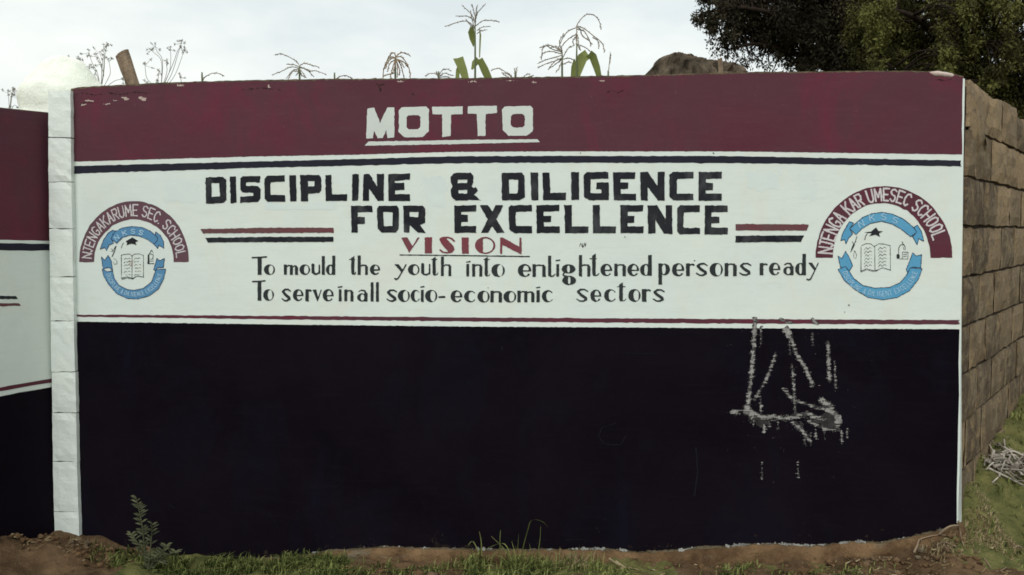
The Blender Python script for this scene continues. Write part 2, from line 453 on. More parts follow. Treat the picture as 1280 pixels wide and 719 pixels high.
class Brush:
    """a painted shape as a field over a patch of wall (photo-measure units), turned into a mesh on the wall's plane"""
    def __init__(self, x0, y0, x1, y1, res=0.5, seed=1):
        self.x0, self.y0, self.res, self.seed = x0, y0, res, seed
        self.X = np.arange(x0, x1 + res, res); self.Y = np.arange(y0, y1 + res, res)
        self.f = np.full((len(self.Y), len(self.X)), -9.0)
    def win(self, a, b, c, d, m=2.5):
        i0 = max(0, int((b - m - self.y0) / self.res)); i1 = min(len(self.Y), int((d + m - self.y0) / self.res) + 2)
        j0 = max(0, int((a - m - self.x0) / self.res)); j1 = min(len(self.X), int((c + m - self.x0) / self.res) + 2)
        return slice(i0, i1), slice(j0, j1)
    def sdpoly(self, P, sl):
        X = self.X[sl[1]][None, :]; Y = self.Y[sl[0]][:, None]
        d = np.full((Y.shape[0], X.shape[1]), 1e9); ins = np.zeros_like(d, bool)
        n = len(P)
        for i in range(n):
            (ax, ay), (bx, by) = P[i], P[(i + 1) % n]
            ex, ey = bx - ax, by - ay
            L = ex * ex + ey * ey + 1e-12
            t = np.clip(((X - ax) * ex + (Y - ay) * ey) / L, 0, 1)
            d = np.minimum(d, (X - ax - t * ex) ** 2 + (Y - ay - t * ey) ** 2)
            cr = ((ay > Y) != (by > Y)) & (X < (bx - ax) * (Y - ay) / (by - ay + 1e-12) + ax)
            ins ^= cr
        d = np.sqrt(d)
        return np.where(ins, d, -d)
    def box(self, P):
        a = np.array(P); return a[:, 0].min(), a[:, 1].min(), a[:, 0].max(), a[:, 1].max()
    def poly(self, P, holes=()):
        sl = self.win(*self.box(P))
        g = self.sdpoly(P, sl)
        for H in holes:
            g = np.minimum(g, -self.sdpoly(H, sl))
        self.f[sl] = np.maximum(self.f[sl], g)
    def cut(self, P):
        sl = self.win(*self.box(P))
        self.f[sl] = np.minimum(self.f[sl], -self.sdpoly(P, sl))
    def stroke(self, P, w0, w1=None):
        if w1 is None: w1 = w0
        x0, y0, x1, y1 = self.box(P); m = max(w0, w1) / 2 + 2
        sl = self.win(x0, y0, x1, y1, m)
        X = self.X[sl[1]][None, :]; Y = self.Y[sl[0]][:, None]
        g = np.full((Y.shape[0], X.shape[1]), -9.0)
        n = len(P) - 1
        for i in range(n):
            (ax, ay), (bx, by) = P[i], P[i + 1]
            ex, ey = bx - ax, by - ay
            t = np.clip(((X - ax) * ex + (Y - ay) * ey) / (ex * ex + ey * ey + 1e-12), 0, 1)
            w = w0 + (w1 - w0) * (i + t) / n
            g = np.maximum(g, w / 2 - np.sqrt((X - ax - t * ex) ** 2 + (Y - ay - t * ey) ** 2))
        self.f[sl] = np.maximum(self.f[sl], g)
    def ell(self, x0, y0, x1, y1):
        sl = self.win(x0, y0, x1, y1)
        X = self.X[sl[1]][None, :]; Y = self.Y[sl[0]][:, None]
        a, b = (x1 - x0) / 2, (y1 - y0) / 2
        return sl, (1 - np.sqrt(((X - (x0 + x1) / 2) / a) ** 2 + ((Y - (y0 + y1) / 2) / b) ** 2)) * min(a, b)
    def ring(self, x0, y0, x1, y1, tl, tr, t, gap=None):
        """bowl: left/right stroke tl/tr, hairline t at top and bottom; gap = polygon left open"""
        sl, g = self.ell(x0, y0, x1, y1)
        X = self.X[sl[1]][None, :]; Y = self.Y[sl[0]][:, None]
        ix0, ix1, iy0, iy1 = x0 + tl, x1 - tr, y0 + t, y1 - t
        a, b = max(0.3, (ix1 - ix0) / 2), (iy1 - iy0) / 2
        inner = (1 - (np.abs((X - (ix0 + ix1) / 2) / a) ** 2.2 + np.abs((Y - (iy0 + iy1) / 2) / b) ** 2.2) ** (1 / 2.2)) * min(a, b)
        g = np.minimum(g, -inner)
        if gap is not None:
            g = np.minimum(g, -self.sdpoly(gap, sl))
        self.f[sl] = np.maximum(self.f[sl], g)
    def mesh(self, plane, off, wob=0.22, cell=7, grain=0.0, gcell=2.0):
        f = self.f.copy()
        if wob: f += wob * vnoise(*f.shape, cell, self.seed)
        if grain: f += grain * vnoise(*f.shape, gcell, self.seed + 5)
        f[0, :] = f[-1, :] = -1; f[:, 0] = f[:, -1] = -1
        ins = f > 0
        H, W = f.shape
        c = ins[:-1, :-1].astype(int) + ins[:-1, 1:] + ins[1:, :-1] + ins[1:, 1:]
        V, Fc, idx = [], [], {}
        def vert(x, y):
            k = (round(x, 3), round(y, 3))
            i = idx.get(k)
            if i is None:
                i = idx[k] = len(V)
                V.append(plane.hit(self.x0 + x * self.res, self.y0 + y * self.res, off))
            return i
        full = c == 4
        for i in range(H - 1):
            row = full[i]
            if not row.any(): continue
            d = np.diff(np.concatenate(([0], row.astype(np.int8), [0])))
            for s, e in zip(np.nonzero(d == 1)[0], np.nonzero(d == -1)[0]):
                Fc.append((vert(s, i), vert(e, i), vert(e, i + 1), vert(s, i + 1)))
        for i, j in zip(*np.nonzero((c > 0) & (c < 4))):
            P = [(j, i), (j + 1, i), (j + 1, i + 1), (j, i + 1)]
            val = [f[i, j], f[i, j + 1], f[i + 1, j + 1], f[i + 1, j]]
            out = []
            for k in range(4):
                k2 = (k + 1) % 4
                if val[k] > 0: out.append(P[k])
                if (val[k] > 0) != (val[k2] > 0):
                    t = val[k] / (val[k] - val[k2])
                    out.append((P[k][0] + (P[k2][0] - P[k][0]) * t, P[k][1] + (P[k2][1] - P[k][1]) * t))
            if len(out) >= 3:
                ids = []
                for p in out:
                    q = vert(*p)
                    if q not in ids: ids.append(q)
                if len(ids) >= 3: Fc.append(tuple(ids))
        return V, Fc
    def build(self, name, mat, parent, plane, layer, label=None, words=None, **kw):
        V, Fc = self.mesh(plane, layer * 0.0008, **kw)
        Fc = [f[::-1] for f in Fc]
        if words is None:
            return mesh_obj(name, V, Fc, mat, parent, label=label)
        ends = [w[0] for w in words]            # one mesh per painted word: (right hand limit, word)
        lim = [plane.hit(e, 300).dot(plane.d) for e in ends]
        groups = [[] for _ in words]
        for f in Fc:
            u = sum(V[i].dot(plane.d) for i in f) / len(f)
            k = 0
            while k < len(lim) - 1 and u > lim[k]: k += 1
            groups[k].append(f)
        for (e, wd), fs in zip(words, groups):
            ids = sorted({i for f in fs for i in f}); mp_ = {a: b for b, a in enumerate(ids)}
            mesh_obj(name, [V[i] for i in ids], [tuple(mp_[i] for i in f) for f in fs], mat, parent, label=label + ' ' + wd)

def zm(x0, y0, s):
    return lambda pts: [(x0 + x / s, y0 + y / s) for x, y in pts]

def band(name, mat, parent, plane, layer, top, bot, x0, x1, step=5.0, jt=0.25, jb=0.25, seed=3, xl=None, xr=None, label=None):
    """long painted strip between two hand drawn edges"""
    n = max(2, int((x1 - x0) / step))
    r = np.random.default_rng(seed)
    V, Fc = [], []
    for i in range(n + 1):
        x = x0 + (x1 - x0) * i / n
        yt = float(top(x)) + jt * r.standard_normal(); yb = float(bot(x)) + jb * r.standard_normal()
        rows = 6
        for k in range(rows + 1):
            y = yt + (yb - yt) * k / rows
            xx = x
            if i == 0 and xl is not None: xx = float(xl(y)) + 0.55 * r.standard_normal()
            if i == n and xr is not None: xx = float(xr(y)) + 0.55 * r.standard_normal()
            V.append(plane.hit(xx, y, layer * 0.0008))
    for i in range(n):
        for k in range(6):
            a = i * 7 + k; b = a + 7
            Fc.append((a, a + 1, b + 1, b))
    return mesh_obj(name, V, Fc, mat, parent, label=label)

# ------------------------------------------------------------------ measured edges of the main wall's paint
TOP = interp([(86, 113), (100, 110), (120, 109), (175, 106), (250, 103), (320, 101.3), (400, 100), (480, 99.4), (560, 99), (640, 98), (700, 97),
              (760, 96), (800, 95), (840, 94), (900, 92.2), (950, 91.2), (1000, 91), (1060, 90), (1108, 89.6), (1155, 90), (1195, 94), (1205, 97)])
BAND_B = interp([(88, 202.3), (320, 195.5), (440, 193.5), (560, 190), (680, 189.2), (920, 189.3), (1080, 191.5), (1205, 193.2)])
NAVY_T = interp([(88, 207.6), (320, 202), (440, 199), (560, 195.5), (680, 195), (920, 195.2), (1080, 198.3), (1205, 200.8)])
NAVY_B = interp([(88, 217.4), (320, 209.8), (440, 207.3), (560, 204.2), (680, 203.4), (920, 204), (1080, 206.3), (1205, 208)])
LOW_T = interp([(90, 393.2), (340, 394.8), (600, 397), (900, 398.8), (1205, 400.2)])
LOW_B = interp([(90, 396.0), (340, 399.2), (600, 402), (900, 404.4), (1205, 405.8)])
BLK_T = interp([(90, 402.0), (340, 405.6), (600, 408.4), (900, 410.2), (1205, 411.6)])
BLK_B = interp([(96, 668), (130, 679), (160, 688), (220, 697), (300, 699), (370, 694), (413, 687), (450, 685), (485, 682), (516, 684), (581, 685), (640, 686),
                (700, 685.5), (760, 685), (795, 689), (825, 687.5), (854, 686.5), (875, 682.5), (910, 682), (930, 680), (968, 678.4), (1010, 681), (1035, 679.6), (1065, 676),
                (1099, 677), (1120, 673.5), (1141, 669), (1165, 664), (1185, 659), (1200, 654)])
XL = interp([(90, 96), (112, 95), (119, 92.5), (126, 90.5), (138, 88.6), (210, 89.5), (400, 91.5), (560, 95.5), (700, 100)])
XR = interp([(90, 1203.4), (200, 1202), (400, 1199.2), (560, 1197.4), (680, 1194.6)])
XRW = interp([(90, 1205.2), (200, 1204.0), (400, 1202.0), (560, 1199.8), (680, 1196.8)])

# ------------------------------------------------------------------ the ground
gp = []
for px, py in [(0, 671), (60, 668), (100, 674), (160, 690), (220, 702), (300, 704), (420, 703), (500, 706), (600, 705), (700, 706), (800, 705),
               (900, 707), (1000, 706), (1100, 697), (1150, 684), (1196, 664)]:
    Y = (LEFT if px < 60 else MAIN).depth(px) - 0.06
    p = at(px, py, Y); gp.append((p.x, p.y, p.z))
    gp.append((p.x, p.y + 0.45, p.z + 0.03))
for px, py in [(1206, 604), (1225, 572), (1245, 545), (1262, 520), (1280, 490)]:
    p = SIDE.hit(px, py); gp.append((p.x, p.y, p.z))
for px, py, Y in [(1225, 640, 3.98), (1280, 560, 4.75), (1280, 610, 4.4), (1280, 660, 4.12), (1240, 680, 3.88), (1280, 690, 3.97), (1280, 719, 3.85),
                  (1210, 700, 3.83), (1150, 719, 3.82), (40, 690, 3.95), (0, 705, 3.8), (60, 719, 3.85)]:
    p = at(px, py, Y); gp.append((p.x, p.y, p.z))
for x in (-4, -3, -2, -1, 0, 1, 2, 3, 4, 6):
    gp.append((x, 3.35, -0.17)); gp.append((x, 2.2, -0.2)); gp.append((x, 0, -0.2))
    gp.append((x, 5.6 if x < 2 else 8.5, 0.05 if x < 3 else 0.5)); gp.append((x, 8 if x < 2 else 11, 0.1 if x < 3 else 0.45)); gp.append((x, 14, 0.2))
for x, y, z in [(3.4, 5.4, .56), (4, 6.5, .6), (5, 5, .5), (4, 4, .3), (6, 7, .6), (3.3, 4.2, .2), (3.2, 3.6, -.02), (5.2, 8.2, .6)]:
    gp.append((x, y, z))
GP = np.array(gp)

def ground_z(x, y):
    x = np.atleast_1d(np.asarray(x, float)); y = np.atleast_1d(np.asarray(y, float))
    d2 = (x[:, None] - GP[None, :, 0]) ** 2 + (y[:, None] - GP[None, :, 1]) ** 2 + 0.003
    w = d2 ** -1.7
    return (w * GP[None, :, 2]).sum(1) / w.sum(1)

def turf_at(x, y):
    """how grassy the ground is (0 bare soil .. 1 turf)"""
    t = 0.25
    d = MAIN.n.dot(Vector((x, y, 0)) - MAIN.p)
    u = MAIN.d.dot(Vector((x, y, 0)) - MAIN.p)
    if u > 1.95: t = 0.80
    if u > 1.7 and d > 0.04: t = min(t, 0.42) if d > 0.12 else t
    if u > 2.05 and d < 0.25: t = 0.85
    if -1.75 < u < -0.75: t = 0.8
    if -0.1 < u < 0.75: t = 0.62
    if 0.95 < u < 1.6: t = 0.35
    if u < -1.75: t = 0.1
    if d < -0.3: t = 0.75
    return t

def axis(a, b, n, far):
    mid = np.linspace(a, b, n)
    lo = a - np.geomspace(0.15, far, 16)[::-1]; hi = b + np.geomspace(0.15, far, 16)
    return np.concatenate([lo, mid, hi])
gx, gy = axis(-2.6, 3.3, 290, 900), axis(3.4, 5.6, 160, 900)
V, T = [], []
for yv in gy:
    zz = ground_z(gx, np.full_like(gx, yv))
    for xv, z in zip(gx, zz):
        nn = 0.022 * mnoise.fractal(Vector((xv * 5, yv * 5, 0)), 0.8, 2.0, 4) + 0.009 * mnoise.fractal(Vector((xv * 22, yv * 22, 3)), .7, 2.0, 3)
        V.append((xv, yv, z + (nn if abs(xv) < 8 and yv < 9 else 0))); T.append(turf_at(xv, yv))
nx = len(gx)
Fc = [(j * nx + i, j * nx + i + 1, (j + 1) * nx + i + 1, (j + 1) * nx + i) for j in range(len(gy) - 1) for i in range(nx - 1)]
g = mesh_obj('ground', V, Fc, M['ground'], None, True, T)
g['kind'] = 'structure'

# ------------------------------------------------------------------ main wall
foot = MAIN.hit(640, 690); foot.z = -0.1
wall = thing('painted_wall', 'long boundary wall painted maroon, white and black with a motto and two school crests', 'wall', foot, None)

def wall_core(plane, xs, top, bot, thick, parent, name='masonry', mat=None, jit=0.8, seed=4):
    r = np.random.default_rng(seed)
    V, Fc = [], []
    for x in xs:
        yt = top(x) - 1.3 + jit * float(r.standard_normal()) * 0.3
        a = plane.hit(x, yt, -0.0005); b = plane.hit(x, bot(x), -0.0005); b.z = min(b.z, -0.35)
        bz = -plane.n * thick
        up = Vector((0, 0, 0.003 * float(r.standard_normal()) - 0.002))
        m1 = a - plane.n * 0.03 + Vector((0, 0, 0.003 + 0.002 * float(r.standard_normal())))
        V += [b, a, m1, a + bz + up, b + bz]
    n = len(xs)
    for i in range(n - 1):
        for k in range(4):
            p = i * 5 + k; Fc.append((p, p + 1, p + 6, p + 5))
    Fc.append((0, 4, 3, 2, 1)); e = (n - 1) * 5; Fc.append((e, e + 1, e + 2, e + 3, e + 4))
    return mesh_obj(name, V, Fc, mat or M['cement'], parent)

xs = np.linspace(88.5, 1204.5, 260)
wall_core(MAIN, xs, TOP, BLK_B, 0.17, wall)

rg = np.random.default_rng(8)
_wx = np.linspace(80, 1210, 600)
_wb = np.convolve(rg.standard_normal(640), np.ones(7) / 7, 'same')[:600] * 3.4
WHITE_B = lambda x: BLK_B(x) - 1.5
band('white_panel', M['white'], wall, MAIN, 1, lambda x: TOP(x) + 1.5, WHITE_B, 88, 1205, 3, 0.2, 0.2, 5, XL, XRW)
band('maroon_band', M['maroon'], wall, MAIN, 2, lambda x: TOP(x) + 0.4, BAND_B, 88, 1203, 3, 0.45, 0.15, 6, XL, XR)
band('black_panel', M['black'], wall, MAIN, 2, BLK_T, BLK_B, 92, 1199, 3, 0.15, 0.6, 7, lambda y: XL(y) + 0.8, XR)
band('upper_stripe', M['navy'], wall, MAIN, 2, NAVY_T, NAVY_B, 89, 1202, 5, 0.2, 0.25, 8, XL, lambda y: XR(y) - 0.8)
band('lower_stripe', M['maroon'], wall, MAIN, 2, LOW_T, LOW_B, 91, 1200, 5, 0.2, 0.25, 9, XL, lambda y: XR(y) - 0.3)

B = Brush(90, 645, 1202, 706, 0.5, 15)
X_, Y_ = B.X[None, :], B.Y[:, None]
_ed = BLK_B(B.X)[None, :] + 0.3
_th = 1.5 * vnoise(3, len(B.X), 26, 91)[:1] + 0.9 * vnoise(3, len(B.X), 7, 92)[:1] + np.interp(B.X, [90, 420, 660, 700, 760, 960, 1080, 1150, 1200], [-2.6, -1.6, -1.3, -.1, .5, .3, .1, -.6, -1.6])[None, :]
B.f = np.minimum(_th, 1.7) - np.abs(Y_ - _ed - 0.5) * 1.0
B.f += 0.9 * vnoise(*B.f.shape, 3, 93) + 0.5 * vnoise(*B.f.shape, 9, 94) - 0.35
B.build('flaked_edge', M['flake'], wall, MAIN, 3, wob=0.0)['kind'] = 'stuff'

B = Brush(100, 610, 1198, 700, 0.6, 16)
X_, Y_ = B.X[None, :], B.Y[:, None]
_up = (BLK_B(B.X)[None, :] - Y_)
B.f = np.where(_up > 0.8, 1.0 * vnoise(*B.f.shape, 2.2, 95) + 0.8 * vnoise(*B.f.shape, 11, 96) + 0.6 * vnoise(*B.f.shape, 50, 97) - 1.35 - np.maximum(_up, 0) / 13.0, -3)
B.build('mud_splash', M['splash'], wall, MAIN, 3, wob=0.0)['kind'] = 'stuff'

# mud footing below the paint
V, Fc = [], []
fx = np.linspace(90, 1204, 260)
for x in fx:
    yb = float(BLK_B(x)) + 2.2
    rows = [(-0.02, -0.004), (0.0, -0.003), (0.010, 0.014), (0.032, 0.026), (0.06, 0.034), (0.25, 0.06)]
    p0 = MAIN.hit(x, yb)
    for k, (dz, of) in enumerate(rows):
        q = Vector((x * 0.02, k * 0.35, 1.7))
        q = Vector((x * 0.035, k * 0.5, 1.7))
        o = of * (1 + 0.75 * mnoise.fractal(q * 1.3, 0.8, 2.0, 4)) if k > 1 else of
        V.append(p0 + MAIN.n * o + Vector((0, 0, -dz + (0.009 * mnoise.noise(q * 3) if 0 < k < 5 else 0))))
for i in range(len(fx) - 1):
    for k in range(5):
        a = i * 6 + k; Fc.append((a, a + 1, a + 7, a + 6))
mesh_obj('footing', V, Fc, M['mud'], wall, True)

# mortar ridge lying along the top of the right end
V, Fc = [], []
for i in range(13):
    x = 1157 + 38 * i / 12
    c0 = MAIN.hit(x, float(TOP(x)) + 1.6, -0.012)
    r = 0.013 * math.sin(PI * (i + 0.4) / 12.8) ** 0.5 + 0.002
    for k in range(8):
        a = 2 * PI * k / 8
        w = 1 + 0.3 * mnoise.noise(Vector((i * 0.7, k * 1.3, 2)))
        V.append(c0 - MAIN.n * math.cos(a) * r * 1.4 * w + Vector((0, 0, math.sin(a) * r * w)))
for i in range(12):
    for k in range(8):
        k2 = (k + 1) % 8; Fc.append((i * 8 + k, i * 8 + k2, i * 8 + 8 + k2, i * 8 + 8 + k))
Fc += [tuple(range(8))[::-1], tuple(range(96, 104))]
mesh_obj('mortar_ridge', V, Fc, M['chip'], wall, True)

# ------------------------------------------------------------------ lettering
Z = zm(440, 120, 5.3333)
B = Brush(450, 125, 682, 190, 0.5, 21)
B.poly(Z([(102, 82), (148, 78), (187, 180), (235, 76), (283, 76), (282, 278), (238, 280), (228, 225), (205, 280), (172, 283), (147, 232), (140, 282), (95, 283)]))
B.poly(Z([(330, 76), (495, 70), (513, 90), (512, 235), (470, 274), (350, 277), (312, 240), (312, 98)]), [Z([(378, 129), (442, 127), (457, 142), (456, 208), (441, 222), (380, 224), (363, 208), (363, 146)])])
B.poly(Z([(535, 73), (738, 70), (737, 120), (660, 124), (658, 270), (604, 272), (601, 124), (537, 122)]))
B.poly(Z([(772, 68), (967, 66), (966, 114), (890, 120), (890, 266), (838, 268), (832, 120), (772, 118)]))
B.poly(Z([(1018, 71), (1190, 66), (1205, 82), (1206, 235), (1165, 264), (1045, 266), (1005, 228), (1000, 90)]), [Z([(1074, 120), (1136, 119), (1152, 134), (1152, 198), (1138, 211), (1076, 212), (1058, 196), (1058, 136)])])
B.build('heading_lettering', M['mottow'], wall, MAIN, 3, label='white block word MOTTO')
B = Brush(450, 170, 682, 190, 0.5, 22)
B.poly(Z([(85, 332), (110, 305), (400, 300), (700, 294), (1000, 291), (1235, 288), (1252, 308), (1000, 314), (700, 321), (400, 326)]))
B.build('heading_underline', M['mottow'], wall, MAIN, 3)

B = Brush(252, 208, 925, 258, 0.5, 23)
Z = zm(250, 210, 7.1875)
B.poly(Z([(50, 85), (205, 78), (235, 105), (238, 285), (215, 315), (52, 322)]), [Z([(103, 138), (172, 136), (180, 255), (103, 258)])])
B.poly(Z([(265, 75), (322, 75), (328, 312), (276, 315)]))
B.poly(Z([(362, 95), (385, 73), (543, 72), (540, 128), (415, 130), (412, 160), (520, 162), (543, 190), (543, 275), (520, 305), (362, 312), (362, 258), (480, 250), (478, 222), (385, 220), (362, 195)]))
B.poly(Z([(577, 100), (605, 70), (760, 65), (762, 122), (635, 128), (630, 150), (636, 240), (765, 245), (766, 303), (608, 305), (580, 275)]))
B.poly(Z([(800, 65), (862, 65), (868, 300), (810, 303)]))
B.poly(Z([(898, 65), (1070, 62), (1088, 85), (1090, 200), (1070, 225), (970, 230), (970, 300), (908, 300)]), [Z([(970, 118), (1028, 118), (1028, 165), (970, 168)])])
Z4 = zm(400, 210, 7.1875)
B.poly(Z4([(48, 65), (102, 60), (107, 240), (243, 236), (242, 295), (50, 297)]))
B.poly(Z4([(290, 58), (350, 55), (343, 292), (287, 295)]))
B.poly(Z4([(390, 55), (445, 53), (512, 165), (510, 55), (574, 52), (574, 296), (520, 296), (440, 185), (440, 294), (384, 296)]))
B.poly(Z4([(612, 55), (808, 50), (806, 102), (670, 118), (672, 135), (755, 135), (757, 195), (672, 200), (675, 232), (808, 236), (810, 296), (614, 297)]))
Z5 = zm(550, 210, 7.1875)
B.poly(Z5([(120, 50), (150, 43), (275, 42), (300, 70), (302, 130), (285, 165), (305, 180), (320, 170), (342, 205), (305, 240), (368, 293), (275, 288), (260, 285), (240, 292), (140, 293), (115, 275), (100, 250), (95, 200), (112, 165), (95, 130), (95, 80)]),
       [Z5([(160, 105), (245, 105), (243, 135), (160, 135)]), Z5([(165, 198), (245, 198), (245, 230), (168, 230)])])
B.poly(Z5([(553, 45), (735, 42), (760, 70), (762, 260), (720, 290), (556, 290)]), [Z5([(617, 103), (705, 103), (698, 230), (622, 230)])])
B.poly(Z5([(812, 40), (882, 40), (884, 288), (822, 290)]))
B.poly(Z5([(920, 42), (985, 40), (990, 225), (1133, 222), (1130, 287), (926, 290)]))
Z7 = zm(700, 210, 7.1875)
B.poly(Z7([(100, 38), (170, 36), (172, 288), (102, 290)]))
B.poly(Z7([(212, 65), (240, 38), (436, 36), (436, 95), (275, 100), (272, 225), (372, 228), (372, 190), (325, 190), (325, 130), (438, 130), (440, 288), (262, 290), (215, 262)]))
B.poly(Z7([(475, 38), (678, 36), (675, 98), (545, 100), (542, 128), (615, 130), (615, 190), (545, 190), (547, 232), (683, 232), (683, 290), (483, 290)]))
B.poly(Z7([(720, 38), (790, 36), (875, 160), (878, 36), (940, 36), (940, 292), (880, 292), (790, 175), (788, 292), (725, 292)]))
Z8 = zm(820, 210, 6.4)
B.poly(Z8([(105, 55), (135, 32), (300, 30), (300, 82), (172, 88), (165, 110), (168, 205), (300, 205), (300, 258), (140, 260), (108, 230)]))
B.poly(Z8([(340, 32), (526, 30), (526, 85), (400, 88), (398, 118), (456, 120), (456, 178), (398, 180), (400, 205), (526, 205), (526, 262), (340, 262)]))
B.build('slogan_lettering', M['letter'], wall, MAIN, 3, label='black block lettering', words=[(540, 'DISCIPLINE'), (615, '&'), (999, 'DILIGENCE')])

B = Brush(432, 250, 925, 298, 0.5, 24)
B.poly(Z4([(278, 340), (468, 338), (472, 395), (338, 398), (338, 440), (402, 442), (402, 502), (338, 505), (338, 580), (282, 582)]))
B.poly(Z4([(530, 340), (690, 338), (710, 365), (708, 545), (680, 580), (555, 582), (518, 545), (512, 365)]), [Z4([(568, 395), (652, 397), (652, 523), (575, 523)])])
B.poly(Z4([(748, 340), (925, 338), (945, 365), (945, 495), (900, 512), (948, 583), (880, 583), (805, 510), (803, 580), (752, 580)]), [Z4([(805, 395), (885, 397), (883, 443), (805, 440)])])
B.poly(Z5([(128, 338), (325, 333), (324, 390), (190, 395), (188, 420), (250, 422), (250, 482), (188, 485), (190, 522), (326, 522), (326, 583), (130, 583)]))
B.poly(Z5([(355, 335), (430, 333), (470, 392), (500, 333), (572, 333), (508, 460), (582, 583), (510, 583), (468, 525), (432, 583), (368, 583), (430, 460)]))
B.poly(Z5([(615, 355), (640, 335), (825, 333), (826, 390), (680, 395), (678, 430), (683, 522), (826, 522), (828, 586), (665, 586), (622, 550)]))
B.poly(Z5([(865, 335), (1072, 330), (1070, 388), (930, 393), (930, 430), (998, 430), (997, 485), (932, 488), (935, 525), (1077, 525), (1075, 585), (870, 585)]))
B.poly(Z7([(38, 335), (105, 332), (107, 525), (258, 525), (252, 585), (45, 587)]))
B.poly(Z7([(295, 335), (355, 332), (360, 525), (503, 525), (500, 585), (297, 587)]))
B.poly(Z7([(540, 335), (747, 335), (745, 390), (608, 392), (608, 430), (668, 432), (668, 492), (608, 495), (610, 525), (752, 525), (750, 586), (545, 586)]))
B.poly(Z7([(785, 338), (872, 335), (950, 460), (948, 335), (1008, 335), (1010, 592), (935, 590), (858, 470), (858, 588), (793, 588)]))
B.poly(Z8([(170, 320), (195, 298), (352, 298), (350, 352), (222, 355), (218, 470), (230, 480), (352, 480), (352, 528), (190, 530), (168, 505)]))
B.poly(Z8([(390, 300), (574, 300), (574, 352), (445, 355), (443, 388), (508, 390), (508, 442), (443, 443), (443, 475), (575, 478), (574, 532), (390, 532)]))
B.build('slogan_lettering', M['letter'], wall, MAIN, 3, label='black block lettering', words=[(545, 'FOR'), (999, 'EXCELLENCE')])

# banner bars either side
for nm, mt, P in [('banner_bar', 'bar', [(250.7, 286.4), (328, 284.8), (417, 284.6), (417, 290.8), (254, 291.8)]),
                  ('banner_bar', 'letter', [(256.3, 297.3), (330, 296.2), (417, 296.1), (417, 302.3), (260, 303.1)]),
                  ('banner_bar', 'bar', Z8([(635, 448), (1225, 452), (1205, 500), (635, 500)])),
                  ('banner_bar', 'letter', Z8([(635, 542), (1185, 540), (1160, 590), (635, 596)]))]:
    B = Brush(min(p[0] for p in P) - 3, min(p[1] for p in P) - 3, max(p[0] for p in P) + 3, max(p[1] for p in P) + 3, 0.5, 30)
    B.poly(P)
    B.build(nm, M[mt], wall, MAIN, 3)

# VISION
Z = zm(490, 285, 7.111)
B = Brush(498, 293, 664, 324, 0.4, 25)
B.poly(Z([(80, 85), (138, 83), (182, 160), (230, 83), (246, 85), (152, 222)]))
B.poly(Z([(290, 85), (355, 83), (355, 225), (293, 227)]))
B.poly(Z([(424, 92), (440, 82), (475, 88), (548, 160), (556, 190), (540, 215), (510, 224), (470, 180), (432, 130), (422, 108)]))
B.stroke(Z([(552, 116), (530, 94), (495, 84), (455, 86), (430, 98)]), 2.0)
B.stroke(Z([(428, 196), (450, 215), (490, 221), (525, 214)]), 2.0)
B.poly(Z([(618, 85), (682, 85), (682, 228), (622, 229)]))
sl, g = B.ell(*Z([(738, 80)])[0], *Z([(918, 230)])[0])
sl2, g2 = B.ell(*Z([(752, 92)])[0], *Z([(902, 219)])[0])
X = B.X[sl[1]][None, :]
inner = np.full_like(B.f, -9.0); inner[sl2] = g2
B.f[sl] = np.maximum(B.f[sl], np.minimum(g, -np.minimum(inner[sl], X - (490 + 808 / 7.111))))
B.poly(Z([(960, 85), (985, 85), (1132, 168), (1132, 85), (1153, 85), (1152, 238), (980, 148), (980, 232), (962, 232)]))
B.build('vision_lettering', M['red'], wall, MAIN, 3, label='maroon art deco word VISION', wob=0.15)
B = Brush(496, 314, 666, 324, 0.4, 26)
B.poly(Z([(65, 235), (600, 240), (1225, 249), (1225, 259), (600, 250), (65, 244)]))
B.build('vision_underline', M['script'], wall, MAIN, 3, wob=0.1)

